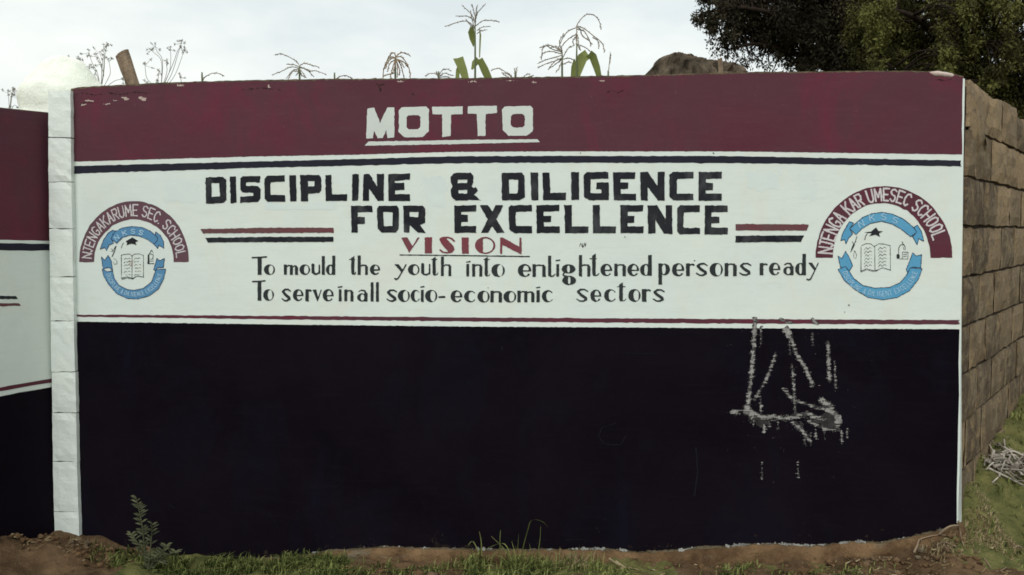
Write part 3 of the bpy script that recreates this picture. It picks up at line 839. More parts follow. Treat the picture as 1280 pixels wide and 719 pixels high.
# two lines of hand painted script
class Script:
    def __init__(self, B, o, s=8.983):
        self.B, (self.ox, self.oy), self.s = B, o, s
    def q(self, x, y): return self.ox + x / self.s, self.oy + y / self.s
    def P(self, pts): return [self.q(*p) for p in pts]
    def bar(self, x0, y0, x1, y1): self.B.poly(self.P([(x0, y0), (x1, y0 - 2), (x1, y1), (x0, y1)]))
    def st(self, pts, w0, w1=None): self.B.stroke(self.P(pts), w0 / self.s, (w1 if w1 else w0) / self.s)
    def T(self, x0, y0, x1, sx0, sx1, yb):
        self.st([(x0 + 6, y0 + 14), ((x0 + x1) / 2, y0 + 12), (x1 - 6, y0 + 5)], 17); self.bar(sx0, y0 + 14, sx1, yb)
    def o(self, x0, y0, x1, y1, tl=None, tr=None):
        w = x1 - x0; a, b = self.q(x0, y0), self.q(x1, y1)
        self.B.ring(*a, *b, (tl or w * .43) / self.s, (tr or w * .15) / self.s, 11 / self.s)
    def c(self, x0, y0, x1, y1):
        w, h = x1 - x0, y1 - y0; a, b = self.q(x0, y0), self.q(x1 + w * .12, y1)
        self.B.ring(*a, *b, w * .42 / self.s, w * .14 / self.s, 14 / self.s, self.P([(x0 + w * .75, y0 + h * .26), (x1 + w * .3, y0 + h * .22), (x1 + w * .3, y1 - h * .22), (x0 + w * .75, y1 - h * .26)]))
    def e(self, x0, y0, x1, y1):
        w, h = x1 - x0, y1 - y0; a, b = self.q(x0, y0), self.q(x1, y1)
        self.B.ring(*a, *b, w * .38 / self.s, w * .2 / self.s, 15 / self.s, self.P([(x0 + w * .62, y0 + h * .58), (x1 + 9, y0 + h * .58), (x1 + 9, y1 - h * .2), (x0 + w * .62, y1 - h * .27)]))
        self.st([(x0 + w * .3, y0 + h * .53), (x1 - w * .06, y0 + h * .53)], 14)
    def n(self, x0, y0, x1, y1, w=34):
        self.bar(x0, y0, x0 + w, y1)
        self.st([(x0 + w - 4, y0 + 24), (x0 + w + 18, y0 + 10), (x1 - w * .6, y0 + 14), (x1 - w * .5, y0 + 36)], 13, 20)
        self.bar(x1 - w, y0 + 24, x1, y1)
    def m(self, s1, s2, s3, y0, y1, w=34):
        self.n(s1, y0, s2 + w, y1, w); self.n(s2, y0 + 4, s3 + w, y1, w)
    def h(self, x0, yt, x1, y0, y1, w=34):
        self.bar(x0, yt, x0 + w, y1)
        self.st([(x0 + w - 4, y0 + 22), (x0 + w + 18, y0 + 8), (x1 - w * .6, y0 + 12), (x1 - w * .5, y0 + 34)], 13, 20)
        self.bar(x1 - w + 2, y0 + 22, x1, y1)
    def u(self, x0, y0, x1, y1, w=34):
        self.st([(x0 + w / 2, y0 + 4), (x0 + w / 2 + 1, y1 - 32)], w)
        self.st([(x0 + w / 2 + 3, y1 - 34), (x0 + w * .9, y1 - 14), ((x0 + x1) / 2 + 8, y1 - 8), (x1 - 16, y1 - 22), (x1 - 9, y1 - 50)], 24, 14)
        self.st([(x1 - 9, y0 + 6), (x1 - 9, y1 - 20)], 17)
    def l(self, x0, y0, y1, w=34, foot=0):
        self.bar(x0, y0, x0 + w, y1 if not foot else y1 - 8)
        if foot: self.st([(x0 + w * .5, y1 - 22), (x0 + w * .8, y1 - 8), (x0 + w + foot * .5, y1 - 10), (x0 + w + foot, y1 - 32)], 20, 9)
    def i(self, x0, y0, y1, d0, d1, dy, w=32):
        self.bar(x0, y0, x0 + w, y1); self.st([(d0 + 6, dy + 4), (d1 - 6, dy - 2)], 13, 16)
    def t(self, x0, yt, y1, b0, b1, by, w=36, foot=30):
        self.B.poly(self.P([(x0, yt + 26), (x0 + w, yt), (x0 + w, y1 - 16), (x0 + w * .7, y1 - 2), (x0 + 8, y1 - 6), (x0, y1 - 30)]))
        self.st([(b0 + 3, by), (b1 - 3, by)], 9)
        if foot: self.st([(x0 + w * .5, y1 - 12), (x0 + w, y1 - 9), (x0 + w + foot * .6, y1 - 14), (x0 + w + foot, y1 - 32)], 16, 8)
    def d(self, x0, y0, sx0, sx1, yt, y1):
        self.o(x0, y0, sx1 - 4, y1, (sx1 - x0) * .36, (sx1 - sx0)); self.bar(sx0, yt, sx1, y1)
    def a(self, x0, y0, x1, y1):
        w, h = x1 - x0, y1 - y0
        self.o(x0, y0 + h * .32, x1 - w * .1, y1, w * .32, w * .22)
        self.st([(x0 + w * .14, y0 + h * .17), (x0 + w * .4, y0 + 8), (x0 + w * .72, y0 + 14), (x1 - w * .16, y0 + h * .34)], 10, 26)
        self.bar(x1 - w * .32, y0 + h * .3, x1, y1)
    def s_(self, x0, y0, x1, y1):
        w, h = x1 - x0, y1 - y0
        self.st([(x1 - 4, y0 + h * .2), (x1 - w * .3, y0 + h * .06), (x0 + w * .36, y0 + h * .07), (x0 + w * .15, y0 + h * .22)], 13, 26)
        self.st([(x0 + w * .15, y0 + h * .24), (x0 + w * .4, y0 + h * .47), (x1 - w * .2, y0 + h * .7), (x1 - w * .18, y0 + h * .8)], 30, 34)
        self.st([(x1 - w * .18, y0 + h * .82), (x1 - w * .4, y1 - h * .06), (x0 + w * .3, y1 - h * .07), (x0 + 4, y1 - h * .22)], 24, 13)
    def r(self, x0, y0, x1, y1, arm):
        self.bar(x0, y0, x1, y1); self.st([(x1 - 6, y0 + 22), ((x1 + arm) / 2, y0 + 8), (arm - 4, y0 + 16)], 14, 22)
    def v(self, x0, y0, x1, y1):
        w = x1 - x0
        self.B.poly(self.P([(x0, y0), (x0 + w * .42, y0), (x0 + w * .62, y0 + (y1 - y0) * .62), (x0 + w * .55, y1)]))
        self.st([(x0 + w * .56, y1 - 10), (x1 - 5, y0 + 4)], 11)
    def y(self, x0, y0, x1, yb, tx):
        w = x1 - x0; mx = x0 + w * .6
        self.B.poly(self.P([(x0, y0), (x0 + w * .36, y0), (mx + 12, y0 + 60), (mx - 4, y0 + 88)]))
        self.st([(x1 - 6, y0 + 5), (mx, y0 + 92), (tx + 42, yb - 18), (tx + 22, yb - 8), (tx + 4, yb - 16)], 13, 18)

B = Brush(310, 312, 1030, 360, 0.4, 27)
A = Script(B, (310, 310))
A.T(42, 95, 212, 108, 153, 302); A.o(178, 185, 303, 303); A.m(402, 470, 527, 187, 302); A.o(577, 185, 697, 302); A.u(712, 188, 810, 303); A.l(828, 92, 302); A.d(875, 187, 945, 980, 88, 302)
A = Script(B, (420, 310))
A.t(170, 88, 304, 146, 216, 130, 36, 14); A.h(243, 85, 358, 185, 302); A.e(380, 185, 495, 303); A.y(655, 183, 792, 360, 655); A.o(808, 182, 938, 305); A.u(955, 182, 1060, 309)
A = Script(B, (530, 310))
A.t(95, 96, 312, 80, 150, 130, 36, 26); A.h(189, 96, 306, 182, 315); A.i(475, 180, 321, 470, 522, 155); A.n(540, 180, 655, 322); A.t(682, 96, 323, 668, 737, 128, 34, 24); A.o(757, 180, 908, 326)
A = Script(B, (640, 310))
A.e(65, 180, 216, 326); A.n(230, 183, 378, 325, 38); A.l(405, 88, 326, 35, 44); A.i(497, 183, 323, 489, 541, 138)
A.o(558, 184, 712, 286, 60, 62); A.st([(585, 280), (572, 300), (588, 316), (612, 318)], 16, 16); A.o(566, 312, 719, 416, 62, 62)
A.h(750, 80, 880, 182, 320, 37); A.t(900, 62, 318, 874, 952, 120, 40, 36)
A = Script(B, (750, 310))
A.e(5, 178, 137, 316); A.n(160, 178, 291, 316, 38); A.e(307, 178, 438, 316); A.d(450, 180, 540, 582, 80, 313)
A.bar(655, 175, 697, 411); A.o(662, 175, 787, 306, 34, 50); A.e(808, 170, 946, 319); A.r(965, 174, 1008, 316, 1056)
A = Script(B, (810, 310))
A.s_(540, 168, 670, 316); A.o(692, 168, 842, 319); A.n(860, 170, 997, 316, 42)
A = Script(B, (920, 310))
A.s_(37, 166, 172, 312); A.r(265, 170, 308, 306, 350); A.e(370, 166, 498, 307); A.a(530, 164, 646, 306); A.d(665, 167, 745, 786, 66, 306); A.y(812, 166, 930, 368, 795)
B.build('statement_lettering', M['script'], wall, MAIN, 3, label='dark script word', wob=0.12, words=[(348, 'To'), (426, 'mould'), (484, 'the'), (574, 'youth'), (638, 'into'), (818.5, 'enlightened'), (944, 'persons'), (1100, 'ready')])

B = Brush(310, 346, 840, 384, 0.4, 28)
A = Script(B, (310, 310))
A.T(47, 364, 196, 108, 150, 593); A.o(170, 463, 291, 593); A.s_(378, 456, 480, 601); A.e(503, 463, 622, 596); A.r(643, 465, 682, 599, 708); A.v(722, 468, 826, 601); A.e(838, 462, 962, 600); A.i(1018, 465, 600, 1008, 1060, 436)
A = Script(B, (420, 310))
A.n(92, 468, 196, 601); A.a(238, 466, 354, 601); A.l(388, 385, 603); A.l(447, 385, 603); A.s_(568, 466, 684, 604); A.o(695, 470, 829, 606); A.c(838, 470, 935, 606); A.i(953, 470, 606, 945, 992, 436)
A = Script(B, (530, 310))
A.o(12, 470, 149, 609); A.st([(170, 552), (230, 550)], 22); A.e(298, 476, 430, 611); A.c(450, 478, 572, 611); A.o(599, 481, 737, 613); A.n(745, 481, 876, 611, 38); A.o(892, 482, 1036, 613)
A = Script(B, (640, 310))
A.m(60, 137, 215, 480, 610, 37); A.i(275, 475, 609, 268, 317, 443, 37); A.c(334, 474, 455, 609); A.s_(723, 457, 853, 606); A.e(879, 466, 1003, 605)
A = Script(B, (750, 310))
A.c(45, 463, 170, 604); A.t(215, 386, 603, 190, 282, 435, 42, 36); A.o(317, 462, 456, 604); A.r(470, 463, 522, 604, 564); A.s_(595, 462, 724, 605)
B.build('statement_lettering', M['script'], wall, MAIN, 3, label='dark script word', wob=0.12, words=[(346, 'To'), (419.5, 'serve'), (444, 'in'), (478, 'all'), (560, 'socio-'), (705, 'economic'), (900, 'sectors')])

B = Brush(720, 300, 736, 314, 0.4, 29)
B.stroke([(724, 309), (726, 304), (728, 309), (728.5, 304)], 0.55); B.stroke([(729, 309), (731, 303.5), (731.5, 308), (733, 303)], 0.5)
B.build('pencil_mark', M['smudge'], wall, MAIN, 3, wob=0.05)

# ------------------------------------------------------------------ the two crests
GL = {'N': [[(0, 0), (0, 1), (1, 0), (1, 1)]], 'J': [[(.2, 1), (1, 1)], [(.65, 1), (.65, .2), (.4, 0), (0, .15)]], 'E': [[(1, 1), (0, 1), (0, 0), (1, 0)], [(0, .5), (.8, .5)]],
      'G': [[(1, .85), (.6, 1), (.2, .9), (0, .5), (.2, .08), (.6, 0), (1, .15), (1, .45), (.6, .45)]], 'A': [[(0, 0), (.5, 1), (1, 0)], [(.2, .38), (.8, .38)]],
      'K': [[(0, 0), (0, 1)], [(1, 1), (0, .42)], [(.3, .6), (1, 0)]], 'R': [[(0, 0), (0, 1), (.8, 1), (1, .78), (.8, .5), (0, .5)], [(.4, .5), (1, 0)]],
      'U': [[(0, 1), (0, .2), (.3, 0), (.7, 0), (1, .2), (1, 1)]], 'M': [[(0, 0), (0.08, 1), (.5, .3), (.92, 1), (1, 0)]], 'S': [[(1, .85), (.6, 1), (.15, .92), (0, .72), (.25, .55), (.8, .45), (1, .25), (.8, .05), (.4, 0), (0, .15)]],
      'C': [[(1, .82), (.65, 1), (.2, .9), (0, .5), (.2, .1), (.65, 0), (1, .18)]], 'H': [[(0, 0), (0, 1)], [(1, 0), (1, 1)], [(0, .5), (1, .5)]],
      'O': [[(.5, 1), (.1, .85), (0, .5), (.1, .15), (.5, 0), (.9, .15), (1, .5), (.9, .85), (.5, 1)]], 'L': [[(0, 1), (0, 0), (1, 0)]], 'D': [[(0, 0), (0, 1), (.6, 1), (1, .7), (1, .3), (.6, 0), (0, 0)]],
      'I': [[(.5, 0), (.5, 1)]], 'P': [[(0, 0), (0, 1), (.8, 1), (1, .75), (.8, .48), (0, .48)]], '&': [[(1, 0), (.2, .75), (.4, 1), (.7, .8), (0, .25), (.3, 0), (.6, 0), (1, .45)]],
      'X': [[(0, 0), (1, 1)], [(0, 1), (1, 0)]], 'T': [[(0, 1), (1, 1)], [(.5, 0), (.5, 1)]], 'F': [[(0, 0), (0, 1), (1, 1)], [(0, .5), (.7, .5)]], '.': [[(.4, 0), (.6, .05)]]}

def arc_text(B, text, c, ra, rb, t0, t1, v0, v1, w, fill=0.72, flip=False):
    """text along an ellipse; ra/rb = (outer a, inner a), (outer b, inner b); angles in degrees"""
    adv = [{' ': .55, '.': .4, 'I': .5, 'M': 1.25, 'J': .8}.get(ch, 1.0) for ch in text]
    tot = sum(adv); cur = 0
    for ch, ad in zip(text, adv):
        if ch in GL:
            for st in GL[ch]:
                P = []
                for k in range(len(st) - 1):
                    for s in range(4 if k < len(st) - 2 else 5):
                        u = st[k][0] + (st[k + 1][0] - st[k][0]) * s / 4; vv = st[k][1] + (st[k + 1][1] - st[k][1]) * s / 4
                        t = math.radians(t0 + (t1 - t0) * (cur + ad * (0.5 + (u - 0.5) * fill)) / tot)
                        q = v0 + (v1 - v0) * (1 - vv if flip else vv)
                        a = ra[1] + (ra[0] - ra[1]) * q; b = rb[1] + (rb[0] - rb[1]) * q
                        P.append((c[0] + a * math.cos(t), c[1] - b * math.sin(t)))
                B.stroke(P, w)
        cur += ad

def arch(parent, c, ao, bo, ci, ai, bi, y0, text, t0, t1, lw, v0, v1, mt='maroon'):
    n = 40
    P = [(c[0] - ao, y0)] + [(c[0] + ao * math.cos(PI - PI * k / n), c[1] - bo * math.sin(PI * k / n)) for k in range(n + 1)] + [(c[0] + ao, y0)]
    P += [(ci[0] + ai, y0)] + [(ci[0] + ai * math.cos(PI * k / n), ci[1] - bi * math.sin(PI * k / n)) for k in range(n + 1)] + [(ci[0] - ai, y0)]
    B = Brush(c[0] - ao - 3, c[1] - bo - 3, c[0] + ao + 3, y0 + 3, 0.4, 40)
    B.poly(P)
    B.build('arch', M[mt], parent, MAIN, 2, wob=0.25, cell=14)
    B = Brush(c[0] - ao - 3, c[1] - bo - 3, c[0] + ao + 3, y0 + 3, 0.35, 41)
    arc_text(B, text, c, (ao, ai), (bo, bi), t0, t1, v0, v1, lw)
    B.build('arch_lettering', M['pale'], parent, MAIN, 3, wob=0.16, cell=4)

def crest(Z, parts, blue, bw, textw, bottom_txt, extent, parent):
    x0, y0, x1, y1 = extent
    for body, tails in (parts['top'], parts['bottom']):
        xs_ = [p[0] for q in [body] + tails for p in Z(q)]; ys_ = [p[1] for q in [body] + tails for p in Z(q)]
        e = (min(xs_) - 3, min(ys_) - 3, max(xs_) + 3, max(ys_) + 3)
        B = Brush(*e, 0.4, 50)
        for q in tails + [body]: B.poly(Z(q))
        B.build('ribbon', M[blue], parent, MAIN, 2, wob=0.15)
        B = Brush(*e, 0.3, 51)
        for q in tails: B.stroke(Z(q + q[:1]), bw)
        B.cut(Z(body))
        B.stroke(Z(body + body[:1]), bw)
        B.build('ribbon_outline', M['outline'], parent, MAIN, 3, wob=0.12, cell=5)
    for nm, mt, polys, strokes in parts['draw']:
        B = Brush(x0, y0, x1, y1, 0.3, 52)
        for q in polys: B.poly(Z(q))
        for q, w in strokes: B.stroke(Z(q), w)
        B.build(nm, M[mt], parent, MAIN, 3, wob=0.10, cell=4)

# left crest
lc = part_empty('school_crest', wall); lc['label'] = 'smaller duller crest by the white pillar'
arch(lc, (167.5, 327), 68.6, 75.6, (167.4, 327), 49.7, 52.8, 327.6, 'NJENGAKARUME SEC. SCHOOL', 177, 4, 1.5, .2, .8, 'arch_dull')
Z = zm(115, 275, 6.85)
sq = lambda x, y, w, s: [(x, y + s * 2), (x + w * .25, y - s), (x + w * .5, y + s), (x + w * .75, y - s), (x + w, y)]
parts = {
    'top': ([(200, 96), (260, 68), (345, 55), (430, 64), (500, 95), (562, 150), (556, 180), (530, 207), (470, 165), (400, 138), (330, 130), (260, 150), (212, 200), (165, 165), (175, 130)],
            [[(178, 88), (202, 98), (166, 160), (185, 200), (145, 215), (125, 262), (108, 236), (70, 250), (98, 172), (140, 110)],
             [(545, 103), (585, 130), (612, 185), (614, 243), (572, 216), (562, 244), (528, 206), (562, 160), (540, 130)]]),
    'bottom': ([(86, 420), (130, 442), (176, 436), (190, 500), (230, 560), (300, 595), (365, 602), (440, 585), (510, 530), (548, 425), (632, 420), (615, 500), (570, 590), (490, 650), (390, 678), (300, 672), (210, 630), (140, 550), (100, 480)],
               [[(80, 316), (110, 345), (137, 303), (165, 350), (176, 432), (148, 408), (110, 412), (95, 425)],
                [(555, 328), (580, 350), (620, 328), (610, 408), (560, 410), (546, 440), (527, 425)]]),
    'draw': [('graduation_cap', 'letter', [[(285, 185), (345, 149), (396, 180), (372, 190), (380, 216), (340, 202), (296, 216), (300, 195)]], [([(270, 195), (258, 215), (250, 240)], .55)]),
             ('open_book', 'script', [], [([(252, 500), (250, 300), (298, 292), (325, 293), (342, 310), (342, 505)], .6), ([(342, 310), (362, 292), (400, 290), (440, 302), (440, 488)], .6), ([(252, 500), (300, 486), (342, 500)], .9), ([(342, 502), (390, 480), (440, 490)], .9), ([(256, 510), (300, 496), (345, 507), (362, 498)], .5)]
              + [(sq(275, 330 + k * 28, 52, 4), .42) for k in range(6)] + [(sq(362, 328 + k * 28, 56, 4), .42) for k in range(6)]),
             ('quill_pen', 'script', [], [([(205, 222), (192, 270), (172, 312)], 1.0), ([(165, 245), (185, 265), (160, 270)], .5), ([(185, 330), (210, 345), (215, 375), (190, 380), (180, 350)], .45), ([(200, 228), (180, 262)], .5)]),
             ('microscope', 'script', [[(478, 300), (490, 288), (492, 376), (474, 374)]], [([(485, 298), (498, 280), (505, 262)], .8), ([(500, 290), (524, 300), (520, 330)], .6), ([(498, 335), (526, 335)], .6), ([(495, 352), (528, 352)], .6), ([(480, 374), (528, 374)], .9), ([(510, 258), (525, 285)], .6)]),
             ('book_scribble', 'chip', [], [(sq(310, 352, 50, 5), .6), (sq(315, 372, 40, 5), .6), (sq(325, 390, 25, 4), .5)])]}
crest(Z, parts, 'blue_dull', .75, .7, None, (115, 275, 215, 382), lc)
B = Brush(118, 278, 212, 378, 0.3, 53)
for ch, (x, y) in zip('NKSS', [(212, 152), (278, 112), (350, 98), (420, 108)]):
    an = math.atan2(y - 340, x - 345) + PI / 2
    for st in GL[ch]:
        P = []
        for u, vv in st:
            dx, dy = (u - .5) * 32, -(vv - .5) * 38
            P.append((x + dx * math.cos(an) - dy * math.sin(an), y + dx * math.sin(an) + dy * math.cos(an)))
        B.stroke(Z(P), .95)
cL = Z([(362, 420)])[0]
arc_text(B, 'DISCIPLINE & DILIGENCE EXCELLENCE', (cL[0], cL[1]), (262 / 6.85, 188 / 6.85), (252 / 6.85, 180 / 6.85), 190, 350, .26, .74, .6, .66, True)
B.build('ribbon_lettering', M['paleblue'], lc, MAIN, 4, wob=0.1, cell=3)

# right crest
rc = part_empty('school_crest', wall); rc['label'] = 'larger brighter crest near the right end'
arch(rc, (1105, 322), 85.6, 89.3, (1102, 322), 61.0, 68.0, 322.4, 'NJENGA KAR UMESEC SCHOOL', 177, 17, 2.1, .15, .86)
Z = zm(1040, 260, 5.99)
parts = {
    'top': ([(160, 130), (230, 70), (300, 42), (375, 32), (450, 45), (530, 80), (600, 135), (636, 180), (590, 216), (520, 160), (450, 120), (370, 100), (290, 115), (225, 155), (180, 200), (132, 155)],
            [[(130, 102), (162, 112), (132, 155), (155, 195), (125, 225), (105, 268), (94, 236), (65, 245), (80, 190)],
             [(640, 128), (670, 175), (688, 250), (650, 230), (638, 275), (603, 214), (634, 180), (613, 145)]]),
    'bottom': ([(45, 460), (100, 438), (130, 475), (165, 530), (230, 580), (320, 600), (430, 595), (510, 560), (560, 500), (587, 448), (675, 455), (650, 530), (580, 620), (490, 670), (380, 688), (270, 670), (170, 610), (90, 540)],
               [[(45, 360), (75, 378), (102, 325), (130, 370), (155, 432), (130, 472), (100, 438), (65, 450)],
                [(605, 335), (630, 360), (672, 350), (665, 448), (600, 442), (565, 482), (556, 460), (580, 400)]]),
    'draw': [('graduation_cap', 'letter', [[(245, 182), (290, 178), (330, 145), (347, 172), (382, 175), (352, 190), (360, 216), (325, 200), (278, 211), (298, 190)]], [([(262, 195), (250, 215), (246, 236)], .9), ([(300, 180), (262, 190)], .5)]),
             ('open_book', 'script', [], [([(216, 470), (218, 288), (218, 470)], .6), ([(222, 282), (255, 266), (290, 268), (320, 292), (322, 470)], .65), ([(322, 285), (350, 268), (390, 270), (436, 282), (438, 465)], .65), ([(214, 474), (260, 455), (322, 472)], .7), ([(322, 472), (380, 448), (440, 466)], .7), ([(216, 480), (262, 464), (322, 480), (345, 465)], .45)]
              + [(sq(242, 302 + k * 26, 56, 7), .45) for k in range(6)] + [(sq(346, 300 + k * 26, 60, 7), .45) for k in range(6)]),
             ('quill_pen', 'script', [[(162, 262), (172, 275), (150, 318), (138, 332), (148, 298)]], [([(188, 212), (170, 262), (140, 330)], .7), ([(150, 250), (165, 270), (180, 250)], .5), ([(168, 318), (185, 350), (178, 380), (160, 370), (168, 318)], .45)]),
             ('microscope', 'script', [[(484, 350), (498, 343), (508, 355), (506, 380), (488, 380), (482, 366)]], [([(498, 348), (500, 300), (512, 278), (535, 272), (548, 290), (548, 312)], .8), ([(525, 252), (532, 268)], .8), ([(528, 330), (570, 332), (568, 382), (510, 382)], .55), ([(528, 330), (526, 380)], .5), ([(535, 350), (560, 345)], .6), ([(535, 365), (560, 360)], .6), ([(535, 295), (540, 315)], .7)])]}
crest(Z, parts, 'blue', .8, .7, None, (1044, 262, 1158, 378), rc)
B = Brush(1044, 262, 1158, 378, 0.3, 54)
for ch, (x, y) in zip('NKSS', [(218, 118), (300, 74), (388, 66), (474, 92)]):
    an = (math.atan2(y - 360, x - 365) + PI / 2) * 0.75
    for st in GL[ch]:
        P = []
        for u, vv in st:
            dx, dy = (u - .5) * 36, -(vv - .5) * 44
            P.append((x + dx * math.cos(an) - dy * math.sin(an), y + dx * math.sin(an) + dy * math.cos(an)))
        B.stroke(Z(P), .95)
cR = Z([(360, 440)])[0]
arc_text(B, 'DISCIPLINE & DILIGENT EXCELLENCE', (cR[0], cR[1]), (305 / 5.99, 230 / 5.99), (242 / 5.99, 165 / 5.99), 190, 350, .26, .74, .62, .66, True)
B.build('ribbon_lettering', M['paleblue'], rc, MAIN, 4, wob=0.1, cell=3)

# ------------------------------------------------------------------ chalk scrawl, chips, scuffs
Z = zm(880, 390, 3.127)
B = Brush(908, 396, 1070, 605, 0.5, 60)
for P, w in [([(200, 25), (190, 200), (180, 300), (168, 390)], 5.2), ([(222, 60), (222, 130)], 1.6), ([(280, 165), (250, 250), (200, 340)], 3.2), ([(222, 330), (222, 400)], 1.6),
             ([(322, 70), (335, 95)], 7.5), ([(335, 90), (360, 160), (395, 220), (425, 285)], 4.6), ([(333, 100), (336, 165)], 1.5), ([(343, 205), (350, 290), (356, 390)], 2.6),
             ([(310, 303), (350, 345), (450, 375), (470, 378)], 3.2), ([(160, 390), (230, 412), (330, 415), (400, 400), (468, 422)], 6.0), ([(165, 375), (190, 405)], 9), ([(485, 120), (490, 265)], 4.4),
             ([(510, 195), (515, 300)], 1.7), ([(345, 432), (380, 460), (412, 500)], 4.0), ([(112, 392), (138, 395)], 4.4), ([(460, 345), (500, 375)], 7), ([(480, 380), (528, 410), (520, 450)], 6),
             ([(410, 430), (480, 460), (530, 460)], 2.6), ([(415, 480), (418, 522)], 1.2), ([(392, 500), (398, 522)], 1.2), ([(438, 460), (438, 500)], 1.3), ([(470, 460), (472, 495)], 1.3),
             ([(538, 465), (538, 515)], 1.5), ([(560, 460), (560, 492)], 1.2), ([(227, 588), (227, 655)], 1.2), ([(366, 588), (368, 640)], 1.8), ([(240, 428), (235, 470)], 1.4), ([(425, 82), (425, 130)], 1.4),
             ([(290, 420), (288, 455)], 1.6), ([(255, 425), (256, 450)], 1.3), ([(195, 420), (192, 450)], 1.4), ([(300, 30), (340, 42)], 3.0), ([(425, 30), (445, 46)], 3.0)]:
    B.stroke(Z(P), w)
base_f = B.f.copy()
B.f = np.clip(base_f + 0.5, -2, 1.4) + vnoise(*base_f.shape, 2.6, 81) * 0.8 + vnoise(*base_f.shape, 7, 82) * 0.7 - 0.35
for P in ([(480, 345), (505, 380), (535, 400), (535, 440), (500, 465), (440, 445), (400, 425), (460, 410)], [(335, 425), (385, 440), (415, 495), (395, 490)], [(165, 395), (250, 415), (240, 455), (180, 430)]):
    sl_ = B.win(*B.box(Z(P))); B.f[sl_] = np.maximum(B.f[sl_], B.sdpoly(Z(P), sl_) * .4 + vnoise(*base_f.shape, 3.5, 83)[sl_] * 1.1 - 0.25)
B.build('chalk_smear', M['dustchalk'], wall, MAIN, 3.5, wob=0.0)['kind'] = 'stuff'
B.f = base_f
h, w_ = B.f.shape
def hatch(cx_, cy_, seed):            # short horizontal ticks left by the rough wall face
    k = int(cx_ / cy_)
    return np.repeat(vnoise(h, w_ // k + 2, cy_, seed), k, 1)[:, :w_]
tick = hatch(10, 2.0, 77) * 1.25 + vnoise(h, w_, 1.6, 78) * 0.8 + vnoise(h, w_, 9, 76) * 0.5
for th, nm, mt, ly in ((0.3, 'chalk_smear', 'midchalk', 4), (0.85, 'chalk_scrawl', 'chalk', 4.5)):
    B.f = np.clip(base_f * 0.75 - 0.1, -3, 1.2) + tick * 0.8 - th
    B.build(nm, M[mt], wall, MAIN, ly, wob=0.0)['kind'] = 'stuff'

B = Brush(90, 100, 1200, 135, 0.5, 61)
for x, y, a, b in [(155, 122.5, 4, 1.0), (158, 124, 2.5, 1.6), (177, 122.5, 4, 1.6), (180, 124, 3, 2.2), (110, 126, 5, .8), (133, 130, 3, .7), (103, 131, 3.5, .8), (146, 126, 2.5, .6), (336, 109, 1.5, 2),
                   (915, 95.5, 6, .9), (860, 97, 5, .8), (668, 103, 2.2, 1.0), (752, 101, 3, .8), (590, 102, 5, .8), (640, 101, 6, .7), (1060, 93, 8, .7), (1120, 93, 5, .6), (815, 98, 6, .7), (500, 102, 3, .7), (225, 107, 4, .7), (1163, 97, 2, .8)]:
    sl, g = B.ell(x - a, y - b, x + a, y + b)
    B.f[sl] = np.maximum(B.f[sl], g)
B.f += np.where(B.f > -3, vnoise(*B.f.shape, 2.4, 62) * 0.55, 0)
B.build('paint_chip', M['chip'], wall, MAIN, 3, wob=0.0)['kind'] = 'stuff'

B = Brush(94, 400, 1200, 690, 0.7, 63)
for P, w in [([(255, 462), (272, 453), (290, 437)], .7), ([(232, 470), (240, 466)], .6), ([(714, 449), (760, 442), (825, 442)], .6), ([(770, 529), (752, 535), (748, 546), (756, 556), (775, 556), (783, 545)], 1.0),
             ([(212, 631), (218, 635)], 1.3), ([(640, 676), (685, 675)], .7), ([(704, 675), (728, 674)], .7), ([(410, 612), (425, 606)], .6), ([(335, 640), (348, 660)], .6), ([(745, 660), (747, 661)], 1.5), ([(755, 649), (757, 650)], 1.6), ([(748, 665), (750, 665)], 1.3),
             ([(922, 670), (928, 665)], .9), ([(627, 433), (628, 437)], 1.5), ([(840, 598), (841, 605)], .8), ([(1080, 423), (1082, 424)], 1.0), ([(870, 560), (872, 590), (868, 620)], 1.6), ([(893, 588), (894, 588)], 1.2), ([(1066, 508), (1067, 509)], 1.6)]:
    B.stroke(P, w)
for k in range(70):
    x, y = RNG.uniform(110, 1185), RNG.uniform(420, 680)
    B.stroke([(x, y), (x + RNG.normal(0, 1.5), y + RNG.normal(0, 1.5))], RNG.uniform(.5, 1.0))
B.build('scuff_mark', M['smudge'], wall, MAIN, 3, wob=0.15, cell=3)['kind'] = 'stuff'

B = Brush(92, 98, 1200, 400, 0.6, 66)
for P, w in [([(757, 116), (766, 113), (772, 116), (780, 112)], .6), ([(472, 108), (476, 111), (475, 114)], 1.3), ([(470, 104), (474, 107), (480, 105)], 1.2), ([(515, 117), (517, 118)], 1.3), ([(95, 118), (104, 116), (118, 119), (130, 117)], .5), ([(100, 131), (108, 127), (116, 129)], .5),
             ([(135, 116), (150, 118), (170, 115), (190, 117)], .6), ([(300, 112), (330, 110), (350, 112)], .6), ([(1172, 99), (1182, 101), (1190, 98)], .7), ([(1110, 97), (1130, 96)], .6),
             ([(1061, 381), (1061.5, 382)], 1.1), ([(1055, 390), (1056, 390)], 1.0), ([(892, 191.5), (893, 192)], 1.1), ([(725, 191), (726, 191.3)], 1.0), ([(1096, 262), (1096.5, 262.5)], .9), ([(610, 360), (610.5, 360.4)], .8), ([(236, 340), (236.6, 340)], .8), ([(868, 326), (869, 326)], .9), ([(781, 296), (781.5, 297)], .8)]:
    B.stroke(P, w)
B.build('hairline_crack', M['mortar'], wall, MAIN, 3.6, wob=0.3, cell=3)['kind'] = 'stuff'

